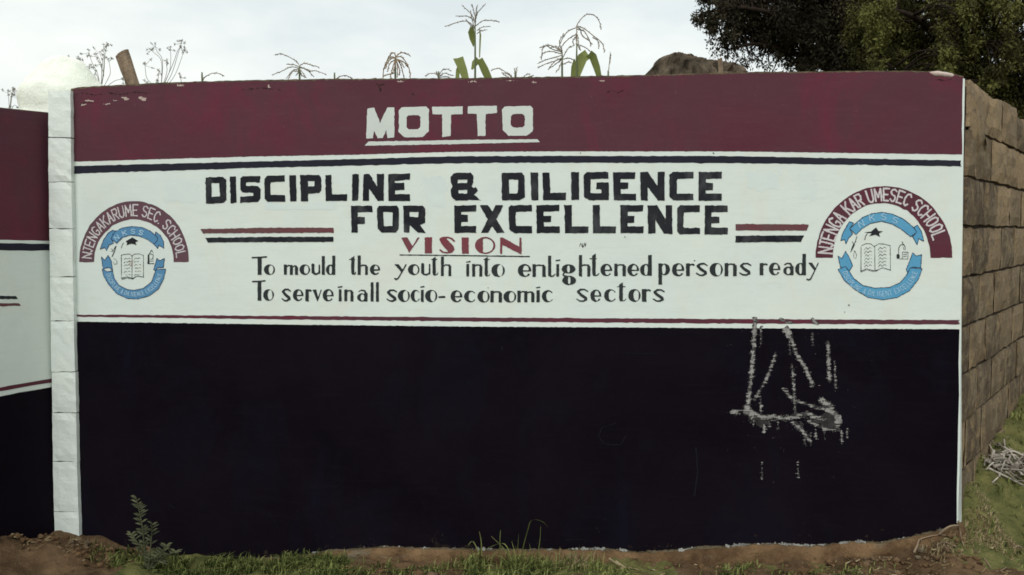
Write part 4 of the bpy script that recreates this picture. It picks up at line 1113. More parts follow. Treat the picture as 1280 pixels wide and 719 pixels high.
# faint patches where older lettering was painted over
B = Brush(180, 208, 1195, 262, 0.8, 64)
for P in ([(205, 225), (250, 225), (250, 252), (205, 252)], [(330, 255), (420, 252), (420, 280), (330, 280)], [(935, 215), (975, 215), (972, 236), (935, 238)], [(1000, 214), (1020, 214), (1020, 250), (1002, 250)], [(530, 222), (556, 222), (556, 256), (534, 256)]):
    B.poly(P)
B.f += vnoise(*B.f.shape, 6, 65) * 2.4
B.build('overpainted_patch', M['ghost'], wall, MAIN, 1.5, wob=0)['kind'] = 'stuff'

# ------------------------------------------------------------------ white pillar with cement dome
pc = at(76, 300, 4.42)
pil = thing('gate_pillar', 'narrow white block pillar with a rough domed cement cap at the left', 'pillar', (pc.x, pc.y, -0.1))
PIL = Plane((MAIN.p + MAIN.n * 0.03)[:2], MAIN.d[:2])
joints = [113, 172, 227.5, 286, 346, 401, 465, 516, 577, 640, 690]
PXL = interp([(110, 60.5), (227, 60.8), (400, 63.5), (577, 66), (690, 69)])
PXR = interp([(110, 88), (227, 89.3), (400, 92.4), (577, 96.2), (690, 99.5)])
V, Fc = [], []
rr = np.random.default_rng(5)
for j in range(len(joints) - 1):
    y0, y1 = joints[j] + 0.55, joints[j + 1] - 0.35
    ny, nxx = 7, 4
    b0 = len(V)
    ox = rr.normal(0, 0.2)
    for iy in range(ny + 1):
        y = y0 + (y1 - y0) * iy / ny
        for ix in range(nxx + 1):
            x = float(PXL(y)) + (float(PXR(y)) - float(PXL(y))) * ix / nxx + ox
            edge = iy in (0, ny) or ix in (0, nxx)
            x += rr.normal(0, 0.14); yy = y + rr.normal(0, 0.35 if iy in (0, ny) else 0.2)
            V.append(PIL.hit(x, yy, (-0.003 if edge else 0.0) + rr.normal(0, 0.0009)))
    for iy in range(ny):
        for ix in range(nxx):
            a = b0 + iy * (nxx + 1) + ix; Fc.append((a, a + nxx + 1, a + nxx + 2, a + 1))
    per = [b0 + i for i in range(nxx + 1)] + [b0 + k * (nxx + 1) + nxx for k in range(1, ny + 1)] + [b0 + ny * (nxx + 1) + i for i in range(nxx - 1, -1, -1)] + [b0 + k * (nxx + 1) for k in range(ny - 1, 0, -1)]
    bb = len(V)
    for p in per: V.append(V[p] - MAIN.n * 0.12)
    m_ = len(per)
    for k in range(m_):
        Fc.append((per[k], per[(k + 1) % m_], bb + (k + 1) % m_, bb + k))
mesh_obj('pilaster', V, Fc, M['pillar'], pil)
# recessed joints behind the blocks and the square core behind the walls
V, Fc = [], []
def prism(corners_bot, corners_top):
    b = len(V); V.extend(corners_bot); V.extend(corners_top); n = len(corners_bot)
    Fc.append(tuple(range(b, b + n))[::-1]); Fc.append(tuple(range(b + n, b + 2 * n)))
    for k in range(n): Fc.append((b + k, b + (k + 1) % n, b + n + (k + 1) % n, b + n + k))
A0, A1 = PIL.hit(71, 600, -0.012), PIL.hit(93, 600, -0.012)
T0, T1 = PIL.hit(64, 124, -0.012), PIL.hit(85, 124, -0.012)
for q in (A0, A1): q.z = -0.3
prism([A0, A1, A1 - MAIN.n * 0.3, A0 - MAIN.n * 0.3], [T0, T1, T1 - MAIN.n * 0.3, T0 - MAIN.n * 0.3])
mesh_obj('joint_bed', V, Fc, M['mortar'], pil, False, [.9] * len(V))
V, Fc = [], []
capz = at(76, 128, 4.42).z
hw = 0.165
cc = Vector((pc.x + 0.015, pc.y + 0.03, 0))
ring0 = [cc + MAIN.d * sx * hw + MAIN.n * sy * hw for sx, sy in ((-1, 1), (1, 1), (1, -1), (-1, -1))]
ring0 = [p - MAIN.n * 0.14 for p in ring0]
prism([p + Vector((0, 0, -0.3)) for p in ring0], [p + Vector((0, 0, capz)) for p in ring0])
mesh_obj('shaft', V, Fc, M['pillar'], pil)
# dome
V, Fc = [], []
NR, NA = 16, 40
DY = 4.56
DS = DY / F
DPROF = [(0, 70), (7, 70.4), (14, 73), (21, 79), (29, 88), (37, 97), (43, 105), (49, 115), (51, 126), (50, 150)]
dcx = at(82, 122, DY).x
for i in range(NR + 1):
    u = i / NR * (len(DPROF) - 1); k0 = min(int(u), len(DPROF) - 2); fr = u - k0
    rp_ = DPROF[k0][0] * (1 - fr) + DPROF[k0 + 1][0] * fr; yp = DPROF[k0][1] * (1 - fr) + DPROF[k0 + 1][1] * fr
    z = at(82, yp, DY).z
    for k in range(NA):
        a = 2 * PI * k / NA
        r = rp_ * DS * (1 + 0.05 * math.sin(a * 2 + 0.6))
        q = Vector((math.cos(a) * r, math.sin(a) * r, z))
        nn = 0.012 * mnoise.fractal(q * 9, 0.7, 2, 4) + 0.005 * mnoise.noise(q * 45)
        V.append(Vector((dcx, DY, 0)) + q + Vector((math.cos(a), math.sin(a), 0.6)) * nn * (0.3 + 0.7 * min(1, rp_ / 30)))
for i in range(NR):
    for k in range(NA):
        k2 = (k + 1) % NA; Fc.append((i * NA + k, (i + 1) * NA + k, (i + 1) * NA + k2, i * NA + k2))
Fc.append(tuple(range(NA))[::-1]); Fc.append(tuple(NR * NA + k for k in range(NA)))
mesh_obj('dome_cap', V, Fc, M['roughcast'], pil, True)

# ------------------------------------------------------------------ splayed wall on the left
lf = LEFT.hit(20, 660); lf.z = -0.1
lw = thing('painted_wall', 'short angled wall at the left edge, maroon over white over black', 'wall', lf)
# long edges run on beyond the frame towards the road
def Lx(x): return x
LT = interp([(-60, 128.7), (0, 135), (57.5, 141)]); LMB = interp([(-60, 298), (0, 299.3), (60, 300.4)])
def ext_plane_band(name, mat, layer, ya0, ya1, yb0, yb1, xl, xr, parent, label=None):
    """strip on the left wall: edges given at photo x=0 (y?0) and x=58 (y?1), carried straight on in 3D to 1.3 m out"""
    out = []
    for y0, y1 in ((ya0, ya1), (yb0, yb1)):
        p0, p1 = LEFT.hit(0, y0, layer * .0008), LEFT.hit(58, y1, layer * .0008)
        d = (p0 - p1); 
        out.append((p1 + d * xl, p1 + d * xr))
    n = 24; V, Fc = [], []
    for i in range(n + 1):
        t = i / n
        a = out[0][1].lerp(out[0][0], t); b = out[1][1].lerp(out[1][0], t)
        for k in range(5): V.append(a.lerp(b, k / 4) + Vector((0, 0, random.gauss(0, .0008) if k in (0, 4) else 0)))
    for i in range(n):
        for k in range(4):
            a = i * 5 + k; Fc.append((a, a + 1, a + 6, a + 5))
    return mesh_obj(name, V, Fc, mat, parent, label=label)
X0, X1 = -0.42, 5.5
ext_plane_band('white_panel', M['white'], 1, 300, 301, 496, 485, X1, X0, lw)
ext_plane_band('maroon_band', M['maroon'], 1, 135.6, 141.6, 300, 301, X1, X0, lw)
ext_plane_band('black_panel', M['black'], 1, 495.6, 484.3, 700, 690, X1, X0, lw)
ext_plane_band('upper_stripe', M['navy'], 2, 303.6, 305.2, 313.4, 313.0, X1, X0, lw)
ext_plane_band('lower_stripe', M['maroon'], 2, 484.4, 474.2, 489.2, 479.2, X1, X0, lw)
for P, mt in (([(-40, 369), (0, 370), (20, 370.2), (22.5, 373.8), (0, 374), (-40, 373.6)], 'letter'), ([(-40, 379), (0, 379.2), (24, 379.0), (26.5, 382.4), (0, 383), (-40, 383)], 'bar')):
    B = Brush(-42, 365, 30, 387, 0.5, 70); B.poly(P); B.build('banner_bar', M[mt], lw, LEFT, 2)
p1, p0 = LEFT.hit(58.5, 140.4, -0.0005), LEFT.hit(0, 134.4, -0.0005)
d = p0 - p1
q0 = p1 + d * X1; p1 = p1 + d * X0
V = [Vector((p1.x, p1.y, -.4)), p1, Vector((q0.x, q0.y, -.4)), q0]
V = V + [v - LEFT.n * 0.15 for v in V]
Fc = [(0, 1, 3, 2), (4, 6, 7, 5), (1, 5, 7, 3), (0, 4, 5, 1), (2, 3, 7, 6), (0, 2, 6, 4)]
mesh_obj('masonry', V, Fc, M['cement'], lw)

# ------------------------------------------------------------------ bare block wall on the right
sf = pr.copy(); sf.z = 0.0
sw = thing('block_wall', 'unpainted grey brown concrete block wall running back from the right corner', 'wall', sf)
YC = pr.y
cz = [at(1205, y, YC).z for y in (99, 160, 221, 283, 347, 410, 471, 532, 596, 660, 722)]
LENW = 6.5
rr = np.random.default_rng(9)
V, Fc, T, JT = [], [], [], []
zl0 = lambda z: z + 0.012
for c in range(len(cz) - 1):
    zt_, zb_ = cz[c], cz[c + 1]
    s = -0.02 - (0.21 if c % 2 else 0.0) * 1.0
    first = True
    while s < LENW:
        L = 0.42 + rr.normal(0, 0.012)
        if c == 0: L = 0.44
        s0, s1 = max(s + 0.007, 0.004), min(s + L - 0.007, LENW)
        JT.append((min(s + L, LENW), zl0(zb_), zt_ - 0.012))
        s += L
        if s1 - s0 < 0.05: continue
        ze = zt_ - 0.007 + (rr.normal(0, 0.010) if c == 0 else 0); zl = zb_ + 0.007
        zr = ze + (rr.normal(0, 0.010) if c == 0 else 0)
        pr0 = 0.004 + rr.uniform(0, 0.012)
        tint = float(np.clip(rr.normal(0.45, 0.5), 0, 1))
        b = len(V)
        N3, K3 = 5, 4
        for iy in range(K3 + 1):
            for ix in range(N3 + 1):
                u, w = ix / N3, iy / K3
                ss = s0 + (s1 - s0) * u; z = (zl + (ze - zl) * w) + (zr - ze) * u * w
                e = ix in (0, N3) or iy in (0, K3)
                P = SIDE.p + SIDE.d * (ss + rr.normal(0, .002)) + SIDE.n * (pr0 - (0.008 if e else 0) + rr.normal(0, .0022))
                V.append(Vector((P.x, P.y, z + rr.normal(0, .0025)))); T.append(tint)
        for iy in range(K3):
            for ix in range(N3):
                a = b + iy * (N3 + 1) + ix; Fc.append((a, a + 1, a + N3 + 2, a + N3 + 1))
        W1 = N3 + 1
        per = [b + i for i in range(W1)] + [b + k * W1 + N3 for k in range(1, K3 + 1)] + [b + K3 * W1 + i for i in range(N3 - 1, -1, -1)] + [b + k * W1 for k in range(K3 - 1, 0, -1)]
        bb = len(V)
        for p in per: V.append(V[p] - SIDE.n * 0.14); T.append(tint)
        m_ = len(per)
        for k in range(m_): Fc.append((per[k], bb + k, bb + (k + 1) % m_, per[(k + 1) % m_]))
        Fc.append(tuple(bb + k for k in range(m_)))
mesh_obj('block_courses', V, Fc, M['block'], sw, False, T)
V, Fc = [], []
a0 = SIDE.p - SIDE.n * 0.010 + SIDE.d * 0.0; a1 = a0 + SIDE.d * LENW
prism([Vector((p.x, p.y, -0.3)) for p in (a0, a1, a1 - SIDE.n * .1, a0 - SIDE.n * .1)], [Vector((p.x, p.y, cz[0] - 0.03)) for p in (a0, a1, a1 - SIDE.n * .1, a0 - SIDE.n * .1)])
mesh_obj('mortar', V, Fc, M['mortar'], sw, False, [.5] * len(V))
V, Fc = [], []
for sj, z0, z1 in JT:
    b = len(V); n_ = 5
    for k in range(n_ + 1):
        z = z0 + (z1 - z0) * k / n_
        for e in (-1, 1):
            P = SIDE.p + SIDE.d * (sj + e * (0.010 + rr.normal(0, .002))) + SIDE.n * (0.004 + rr.normal(0, .001))
            V.append(Vector((P.x, P.y, z)))
    for k in range(n_):
        a = b + k * 2; Fc.append((a, a + 1, a + 3, a + 2))
mesh_obj('joint_filling', V, Fc, M['block'], sw, False, [1.15] * len(V))['kind'] = 'stuff'
# plaster smeared over the first block joint near the top corner
V, Fc = [], []
for i in range(9):
    for k in range(9):
        u, w = i / 8, k / 8
        P = SIDE.p + SIDE.d * (0.02 + 0.42 * u * (0.85 + 0.15 * math.sin(k))) + SIDE.n * (0.019 - 0.018 * (i in (0, 8) or k in (0, 8)) + 0.003 * mnoise.noise(Vector((i, k, 1)) * .7))
        V.append(Vector((P.x, P.y, cz[0] - 0.012 - w * 0.30 * (0.9 + 0.1 * math.sin(i * 2)))))
for i in range(8):
    for k in range(8):
        a = i * 9 + k; Fc.append((a, a + 1, a + 10, a + 9))
mesh_obj('plaster_smear', V, Fc, M['block'], sw, True, [0.85] * len(V))

# ------------------------------------------------------------------ trees
def leaf_cloud(clumps, n, size, droop, spread_pow=0.6):
    """clumps: (centre, radius xyz, weight). returns quads (n,4,3), tint"""
    C = np.array([c[0] for c in clumps]); R = np.array([c[1] for c in clumps]); W = np.array([c[2] for c in clumps], float); BI = np.array([c[3] for c in clumps]); W /= W.sum()
    k = RNG.choice(len(C), n, p=W)
    u = RNG.standard_normal((n, 3)); u /= np.linalg.norm(u, axis=1, keepdims=True)
    rad = RNG.random(n) ** spread_pow
    rad *= 1 + 0.22 * RNG.standard_normal(n)
    P = C[k] + u * rad[:, None] * R[k]
    d = RNG.standard_normal((n, 3)); d[:, 2] -= droop; d += u * 0.5
    d /= np.linalg.norm(d, axis=1, keepdims=True)
    s = np.cross(d, RNG.standard_normal((n, 3))); s /= np.linalg.norm(s, axis=1, keepdims=True) + 1e-9
    L = size * RNG.uniform(0.6, 1.4, n)[:, None]; Wd = L * 0.40
    V = np.stack([P, P + d * L * .5 + s * Wd / 2, P + d * L, P + d * L * .5 - s * Wd / 2], 1)
    tint = np.clip(0.40 + 0.25 * RNG.standard_normal(n) + (RNG.random(len(C)) - .5)[k] * 0.8 + BI[k], 0, 1.6)
    return V, tint

def sub_clumps(blobs, per, Yj):
    out = []
    for (px, py, r, Y, w, *bias) in blobs:
        s = Y / F
        for _ in range(per):
            a = RNG.uniform(0, 2 * PI); q = r * math.sqrt(RNG.random()) * 0.85
            rr_ = r * RNG.uniform(0.22, 0.42)
            c = at(px + q * math.cos(a), py + q * math.sin(a), Y + RNG.uniform(-Yj, Yj) * r * s)
            out.append((tuple(c), (rr_ * s, rr_ * s, rr_ * s * 1.35), w * rr_ ** 2, bias[0] if bias else 0.0))
    return out

def tree(name, label, group, base, limbs, blobs, per, n, size, mat, trunk_r, extra=()):
    t = thing(name, label, 'tree', base, group)
    mb = MB()
    top = limbs[0]
    pts = spline([base + Vector((0, 0, -0.2))] + [Vector(p) for p in top], 5)
    mb.tube(pts, trunk_r, trunk_r * 0.35, 10, .5)
    mb.build('trunk', M['bark'], t)
    lm = []
    for l in limbs:
        mb = MB(); lm.append(mb)
        if l is not limbs[0]: mb.tube(spline([Vector(p) for p in l], 5), trunk_r * 0.28, trunk_r * 0.06, 7, .4)
    cl = sub_clumps(blobs, per, 0.8)
    # twigs to each clump from the nearest limb point
    PL = [(p, j) for j, l in enumerate(limbs) if j for p in spline([Vector(q) for q in l], 5)]
    P = np.array([p for p, j in PL])
    for c, r, w, _b in cl[::3]:
        k = np.argmin(((P - np.array(c)) ** 2).sum(1))
        a = Vector(P[k]); b = Vector(c)
        mid = (a + b) / 2 + Vector((0, 0, 0.12 * (a - b).length))
        lm[PL[k][1]].tube(spline([a, mid, b], 3), trunk_r * 0.07, trunk_r * 0.03, 4, .4)
    for mb in lm:
        if mb.v: mb.build('branch', M['bark'], t)
    Vq, tint = leaf_cloud(cl, n, size, 0.9)
    quads_obj('crown', Vq, mat, t, tint)
    return t

Y1 = 13.0
tb = at(1050, 300, Y1); tb.z = float(ground_z(tb.x, tb.y)[0])
L0 = [tuple(at(1046, 180, Y1)), tuple(at(1040, 60, Y1)), tuple(at(1030, -60, Y1)), tuple(at(1030, -190, Y1))]
limbs = [L0, [at(1040, 60, Y1), at(990, 25, Y1 - .3), at(930, 10, Y1 - .5), at(885, 15, Y1 - .6)], [at(1030, -20, Y1), at(970, -60, Y1), at(910, -90, Y1)],
         [at(1042, 90, Y1), at(1000, 70, Y1), at(950, 55, Y1 - .2), at(910, 62, Y1 - .2)], [at(1035, -10, Y1), at(1090, -60, Y1 + .3), at(1130, -80, Y1 + .5)], [at(1042, 60, Y1), at(1000, 40, Y1 + .8), at(980, 10, Y1 + 1.2)]]
blobs = [(885, 12, 26, Y1 - .6, .8), (905, 28, 26, Y1 - .4, .8), (930, 10, 40, Y1, 1), (945, 35, 28, Y1, 1), (975, 20, 45, Y1, 1.2), (970, 52, 22, Y1, .8), (1005, 45, 34, Y1, 1.3), (1015, 75, 24, Y1, 1.4), (1040, 40, 46, Y1, 1.4),
         (1050, 80, 30, Y1, 1.5), (1075, 60, 46, Y1, 1.5), (1030, 110, 34, Y1, 1.3), (1080, 115, 40, Y1, 1.3), (1030, 5, 50, Y1, 1.3), (1075, 5, 46, Y1, 1.3), (985, -20, 60, Y1, 1.1), (905, -25, 38, Y1, .8), (1060, -70, 80, Y1, .8), (960, -90, 70, Y1, .7), (1010, -160, 80, Y1, .6), (1100, -140, 70, Y1, .6), (880, -70, 40, Y1, .5),
         (906, 58, 20, Y1 - .3, .16), (935, 66, 24, Y1, .20), (960, 76, 18, Y1, .2), (920, 45, 20, Y1, .4), (990, 80, 12, Y1, .5), (1000, 90, 10, Y1, .3), (893, 45, 12, Y1 - .6, .25), (870, 22, 10, Y1 - .6, .3)]
tree('evergreen_tree', 'dark feathery evergreen tree whose left edge thins out against the sky', 'trees behind the wall', tb, limbs, blobs, 14, 190000, 0.050, M['leaf_dark'], 0.20)

Y2 = 9.5
tb = at(1185, 300, Y2); tb.z = float(ground_z(tb.x, tb.y)[0])
limbs = [[at(1186, 200, Y2), at(1190, 80, Y2), at(1195, -60, Y2), at(1195, -200, Y2)], [at(1187, 150, Y2), at(1140, 110, Y2 - .3), at(1100, 70, Y2 - .4)], [at(1190, 60, Y2), at(1140, 20, Y2 - .3), at(1095, 10, Y2 - .3)],
         [at(1190, 80, Y2), at(1240, 50, Y2 - .3), at(1290, 40, Y2)], [at(1187, 160, Y2), at(1235, 140, Y2), at(1280, 150, Y2)], [at(1192, 0, Y2), at(1240, -50, Y2), at(1280, -90, Y2)], [at(1192, -20, Y2), at(1150, -80, Y2), at(1110, -110, Y2)]]
blobs = [(1100, 20, 24, Y2 - .5, 1.2, .7), (1092, 50, 17, Y2 - .5, 1.2, .8), (1098, 78, 12, Y2 - .5, .8, .3), (1183, 75, 15, Y2 - 1.0, 1.0, .6), (1205, 10, 22, Y2 - .9, .8, .4), (1262, 8, 24, Y2 - .9, .8, .4), (1110, 70, 40, Y2 + .9, 1.5, -.3), (1090, 40, 40, Y2 + 1.2, 1.5, -.3), (1100, 0, 46, Y2 + 1.2, 1.2, -.3), (1140, 60, 50, Y2 + .9, 1.5, -.3), (1240, 110, 60, Y2 + .9, 1.5, -.3), (1125, 8, 34, Y2, 1), (1120, 55, 34, Y2, 1.2), (1130, 90, 30, Y2, 1), (1160, 30, 42, Y2, 1.3), (1165, 80, 36, Y2, 1.3), (1185, 70, 24, Y2 - .7, 1.0), (1180, 25, 24, Y2 - .6, .9), (1200, 50, 50, Y2, 1.2), (1205, 110, 40, Y2, 1.3), (1240, 20, 46, Y2 - .2, 1.2), (1245, 80, 44, Y2, 1.3), (1245, 130, 44, Y2, 1.2),
         (1285, 40, 46, Y2, 1.2), (1285, 100, 46, Y2, 1.2), (1285, 150, 46, Y2, 1.0), (1265, 70, 20, Y2 - .8, .8), (1240, 100, 18, Y2 - .8, .7), (1325, 60, 60, Y2, .8), (1325, 130, 60, Y2, .8), (1210, -50, 80, Y2, .7), (1130, -60, 60, Y2, .7), (1280, -70, 80, Y2, .7), (1200, -150, 90, Y2, .5), (1160, 130, 40, Y2, .8), (1215, 170, 50, Y2, .8), (1280, 195, 46, Y2, .5), (1110, 110, 30, Y2, .8)]
tree('evergreen_tree', 'olive green bushy tree rising above the bare block wall', 'trees behind the wall', tb, limbs, blobs, 14, 190000, 0.038, M['leaf_olive'], 0.17)

# ------------------------------------------------------------------ boulder, bush, posts behind the wall
Yb = 7.5
s = Yb / F
bc = at(866, 110, Yb)
gz = float(ground_z(bc.x, bc.y)[0])
V, Fc = [], []
prof = [(800, 104), (806, 93), (815, 84), (824, 73), (836, 68), (848, 66.5), (862, 68), (876, 72), (888, 76), (900, 77), (912, 78), (922, 82), (932, 90), (938, 100)]
NB = 110
us = np.linspace(0, 1, NB)
px_ = np.interp(us, np.linspace(0, 1, len(prof)), [p[0] for p in prof]); py_ = np.interp(us, np.linspace(0, 1, len(prof)), [p[1] for p in prof])
NA = 34
for i, (x, y) in enumerate(zip(px_, py_)):
    top = at(x, y, Yb)
    taper = math.sin(PI * (i + .6) / (NB + .2)) ** .6
    for k in range(NA + 1):
        a = PI * k / NA
        p = Vector((top.x, Yb - math.cos(a) * 0.55 * taper, gz - .1 + (top.z - gz + .1) * math.sin(a) ** 0.35))
        nn = 0.06 * mnoise.fractal(p * 4, .8, 2, 5) + 0.035 * mnoise.fractal(p * 14, .7, 2, 4)
        V.append(p + Vector((nn * .4, -nn, nn * 0.18)))
for i in range(NB - 1):
    for k in range(NA):
        a = i * (NA + 1) + k; Fc.append((a, a + NA + 1, a + NA + 2, a + 1))
T = [0.45 + 0.7 * mnoise.fractal(Vector(v) * 7, .7, 2, 4) for v in V]
o = mesh_obj('boulder', V, Fc, M['rock'], None, False, T)
tag(o, 'rounded rough brown boulder showing above the wall below the dark tree', 'boulder')

def post(label, a, b, r0, r1, Y, facets=9):
    pa, pb = at(*a, Y), at(*b, Y)
    d = (pa - pb)
    gz = float(ground_z(pb.x, pb.y)[0])
    low = pb - d * ((pb.z - gz + 0.15) / d.z)
    mb = MB()
    pts = [low.lerp(pa, t) + Vector((0.008 * mnoise.noise(Vector((t * 7, 1, Y))), 0.01 * mnoise.noise(Vector((t * 7, 4, Y))), 0)) for t in np.linspace(0, 1, 60)]
    mb.tube(pts, r0, r1, facets, .5)
    for i in range(len(mb.v)):
        vv = Vector((mb.v[i].x * 26, mb.v[i].y * 26, mb.v[i].z * 5))
        mb.v[i] = mb.v[i] + Vector((0.16 * r0 * mnoise.fractal(vv, .8, 2, 3), 0.16 * r0 * mnoise.fractal(vv + Vector((5, 0, 0)), .8, 2, 3), 0))
        mb.t[i] = .5 + .5 * mnoise.noise(vv * 1.7)
    # sloping cut end
    for k in range(facets): mb.v[-1 - k].z += (mb.v[-1 - k].x - pa.x) * 0.35
    o = mb.build('wooden_post', M['wood'], None, False)
    return tag(o, label, 'post', 'wooden posts behind the wall')
post('thick leaning wooden post stump with a cut top near the white dome', (153, 67), (166, 106), 0.043, 0.036, 5.0, 14)
post('thin grey wooden post standing beside the brown boulder', (900.5, 73), (902, 94), 0.019, 0.018, 6.4, 7)

# ------------------------------------------------------------------ maize plants behind the wall
def gz_at(p): return float(ground_z(p.x, p.y)[0])

def maize(label, Y, stalk_top, branches, leaves=(), bw=1.3, tass='tassel', Zm=None, hidden=True, sw_=3.0):
    """stalk_top (px,py); branches: photo polylines of the tassel; leaves: (polyline, widths px)"""
    s = Y / F
    pt = at(*stalk_top, Y)
    base = Vector((pt.x + random.uniform(-.04, .04), pt.y + random.uniform(-.03, .03), 0)); base.z = gz_at(base)
    t = thing('maize_plant', label, 'maize plant', base, 'maize plants behind the wall')
    mb = MB()
    low = at(stalk_top[0], 112, Y)
    if low.z > pt.z - .02: low = pt - Vector((0, 0, .05))
    mb.tube(spline([base - Vector((0, 0, .05)), base.lerp(low, .5) + Vector((.01, .01, 0)), low, pt], 5), [0.013 - (0.013 - sw_ * s * .38) * i / 15 for i in range(16)], None, 7, .5)
    mb.build('stalk', M['maize_stalk'], t)
    mb = MB()
    for k, P in enumerate(branches):
        Pts = [at(x, y, Y) for x, y in P]
        dy = random.uniform(-1, 1) * 0.05
        n = len(Pts)
        Pts = [p + Vector((0, dy * i / max(1, n - 1), 0)) for i, p in enumerate(Pts)]
        q = spline(Pts, 5)
        mb.tube(q, bw * s * .58, bw * s * .42, 5, random.uniform(.2, .8))
        # spikelets along the branch
        for i in range(1, len(q) - 1):
            d = (q[i + 1] - q[i - 1]).normalized()
            sd = Vector((random.gauss(0, 1), random.gauss(0, .5), random.gauss(0, 1))).normalized()
            mb.tube([q[i], q[i] + d * 2.2 * s + sd * 1.5 * s], .55 * s, .3 * s, 3, random.uniform(.2, .9))
    if mb.v: mb.build('tassel', M[tass], t)
    for P, W in leaves:
        mb = MB()
        Pts = [at(x, y, Y + (0.02 * i)) for i, (x, y) in enumerate(P)]
        mb.ribbon(Pts, [w * s for w in W], (1, 0.25, 0.0), .12, random.uniform(.3, .75))
        mb.build('leaf', M['maize_green'], t)
    if hidden:      # ordinary arching leaves lower down the stalk
        for k in range(4):
            h = 0.7 + 0.32 * k
            if h > low.z - base.z - 0.25: break
            a = k * 2.6 + Y
            o = base + Vector((0, 0, h)); dr = Vector((math.cos(a), math.sin(a) * .5, 0))
            mb = MB()
            mb.ribbon(spline([o, o + dr * .15 + Vector((0, 0, .16)), o + dr * .36 + Vector((0, 0, .12)), o + dr * .55 + Vector((0, 0, -.12))], 4), [.05, .055, .06, .06, .06, .058, .055, .05, .045, .036, .026, .016, .004], Vector((-dr.y, dr.x, 0)), .15, .5)
            mb.build('leaf', M['maize_green'], t)
    return t

Z = zm(540, 0, 5.333)
maize('tallest maize plant with an upright fan tassel and folded green leaves above the heading', 5.3, Z([(287, 170)])[0],
      [Z(p) for p in ([(285, 190), (290, 130), (275, 60), (265, 28)], [(287, 170), (292, 110), (305, 45)], [(288, 150), (305, 90), (358, 36)], [(284, 150), (262, 100), (200, 45)], [(282, 140), (240, 108), (155, 102)],
                      [(280, 175), (230, 145), (160, 158), (90, 186)], [(290, 175), (340, 140), (400, 140), (452, 150)], [(300, 205), (330, 182), (385, 172)], [(300, 225), (325, 213), (362, 211)], [(282, 190), (250, 160), (222, 125)], [(286, 200), (262, 110), (258, 70)])],
      [(Z([(266, 180), (262, 215), (270, 260), (277, 312)]), [4, 8, 7, 1]), (Z([(317, 385), (320, 290), (322, 235), (317, 188)]), [1.4, 2.0, 2.2, .8]),
       (Z([(225, 535), (205, 470), (172, 388)]), [8.5, 11, 13.5]), (Z([(168, 535), (172, 470), (180, 440)]), [5, 5, 3]), (Z([(265, 465), (285, 425), (312, 396)]), [2, 8, 9]), (Z([(318, 394), (352, 465), (385, 540)]), [8, 10, 9])], 1.0, sw_=2.2)
maize('maize plant with a tall drooping hooked tassel and a bent broad green leaf', 5.3, Z([(965, 300)])[0],
      [Z(p) for p in ([(965, 330), (965, 200), (975, 150), (1030, 92), (1085, 95), (1120, 135), (1132, 188)], [(968, 175), (1010, 190), (1060, 230), (1110, 270), (1135, 300), (1148, 355)], [(965, 195), (1015, 205), (1050, 255), (1065, 295)], [(960, 185), (910, 205), (875, 245), (850, 300), (838, 330)],
                      [(960, 230), (915, 255), (870, 300), (865, 330)], [(968, 180), (990, 200), (1005, 240), (1050, 270), (1065, 290)], [(970, 230), (975, 290), (990, 345)], [(962, 240), (940, 270), (950, 300)], [(985, 300), (1030, 320), (1075, 355)], [(1070, 250), (1105, 275), (1110, 330)], [(966, 210), (960, 260), (985, 330)])],
      [(Z([(945, 540), (965, 470), (1000, 390), (1040, 362)]), [10, 13, 13, 13]), (Z([(1045, 362), (1075, 380), (1100, 450), (1120, 530)]), [11, 10, 9, 6]), (Z([(930, 530), (940, 450), (950, 395)]), [3, 5, 2])], 1.15, sw_=2.2)
maize('maize plant with a spreading pale tassel left of the bent broad leaf', 5.15, Z([(868, 345)])[0],
      [Z(p) for p in ([(868, 360), (855, 340), (830, 320), (780, 300), (740, 320), (728, 400)], [(860, 345), (800, 330), (760, 310), (715, 325)], [(862, 360), (800, 345), (745, 355), (725, 385)], [(864, 370), (800, 385), (760, 395), (710, 415)], [(866, 385), (820, 410), (760, 430), (703, 462)],
                      [(868, 390), (830, 420), (775, 455)], [(868, 400), (850, 450), (825, 490)], [(866, 345), (850, 280), (880, 225)], [(872, 385), (905, 330), (935, 315)], [(872, 395), (920, 385), (955, 400)], [(870, 430), (905, 420), (925, 425)], [(868, 360), (840, 310), (790, 310)], [(866, 400), (836, 395), (780, 450)])],
      (), 1.15, sw_=2.0)
Z = zm(320, 55, 5.818)
maize('maize plant with a flat spreading tassel and one long arm left of the heading', 5.2, Z([(318, 160)])[0],
      [Z(p) for p in ([(312, 150), (290, 125), (230, 90), (180, 72), (135, 77)], [(312, 165), (270, 150), (220, 148)], [(314, 160), (350, 140), (400, 152), (455, 165)], [(312, 175), (250, 165), (190, 190), (105, 220)], [(312, 180), (260, 190), (205, 240)], [(316, 170), (360, 180), (410, 230)],
                      [(316, 180), (350, 220), (370, 252)], [(320, 165), (380, 190), (430, 190), (500, 212)], [(310, 200), (270, 205), (242, 262)], [(318, 190), (330, 225), (360, 240)], [(290, 230), (310, 215), (320, 190)])], (), 1.0, sw_=1.6)
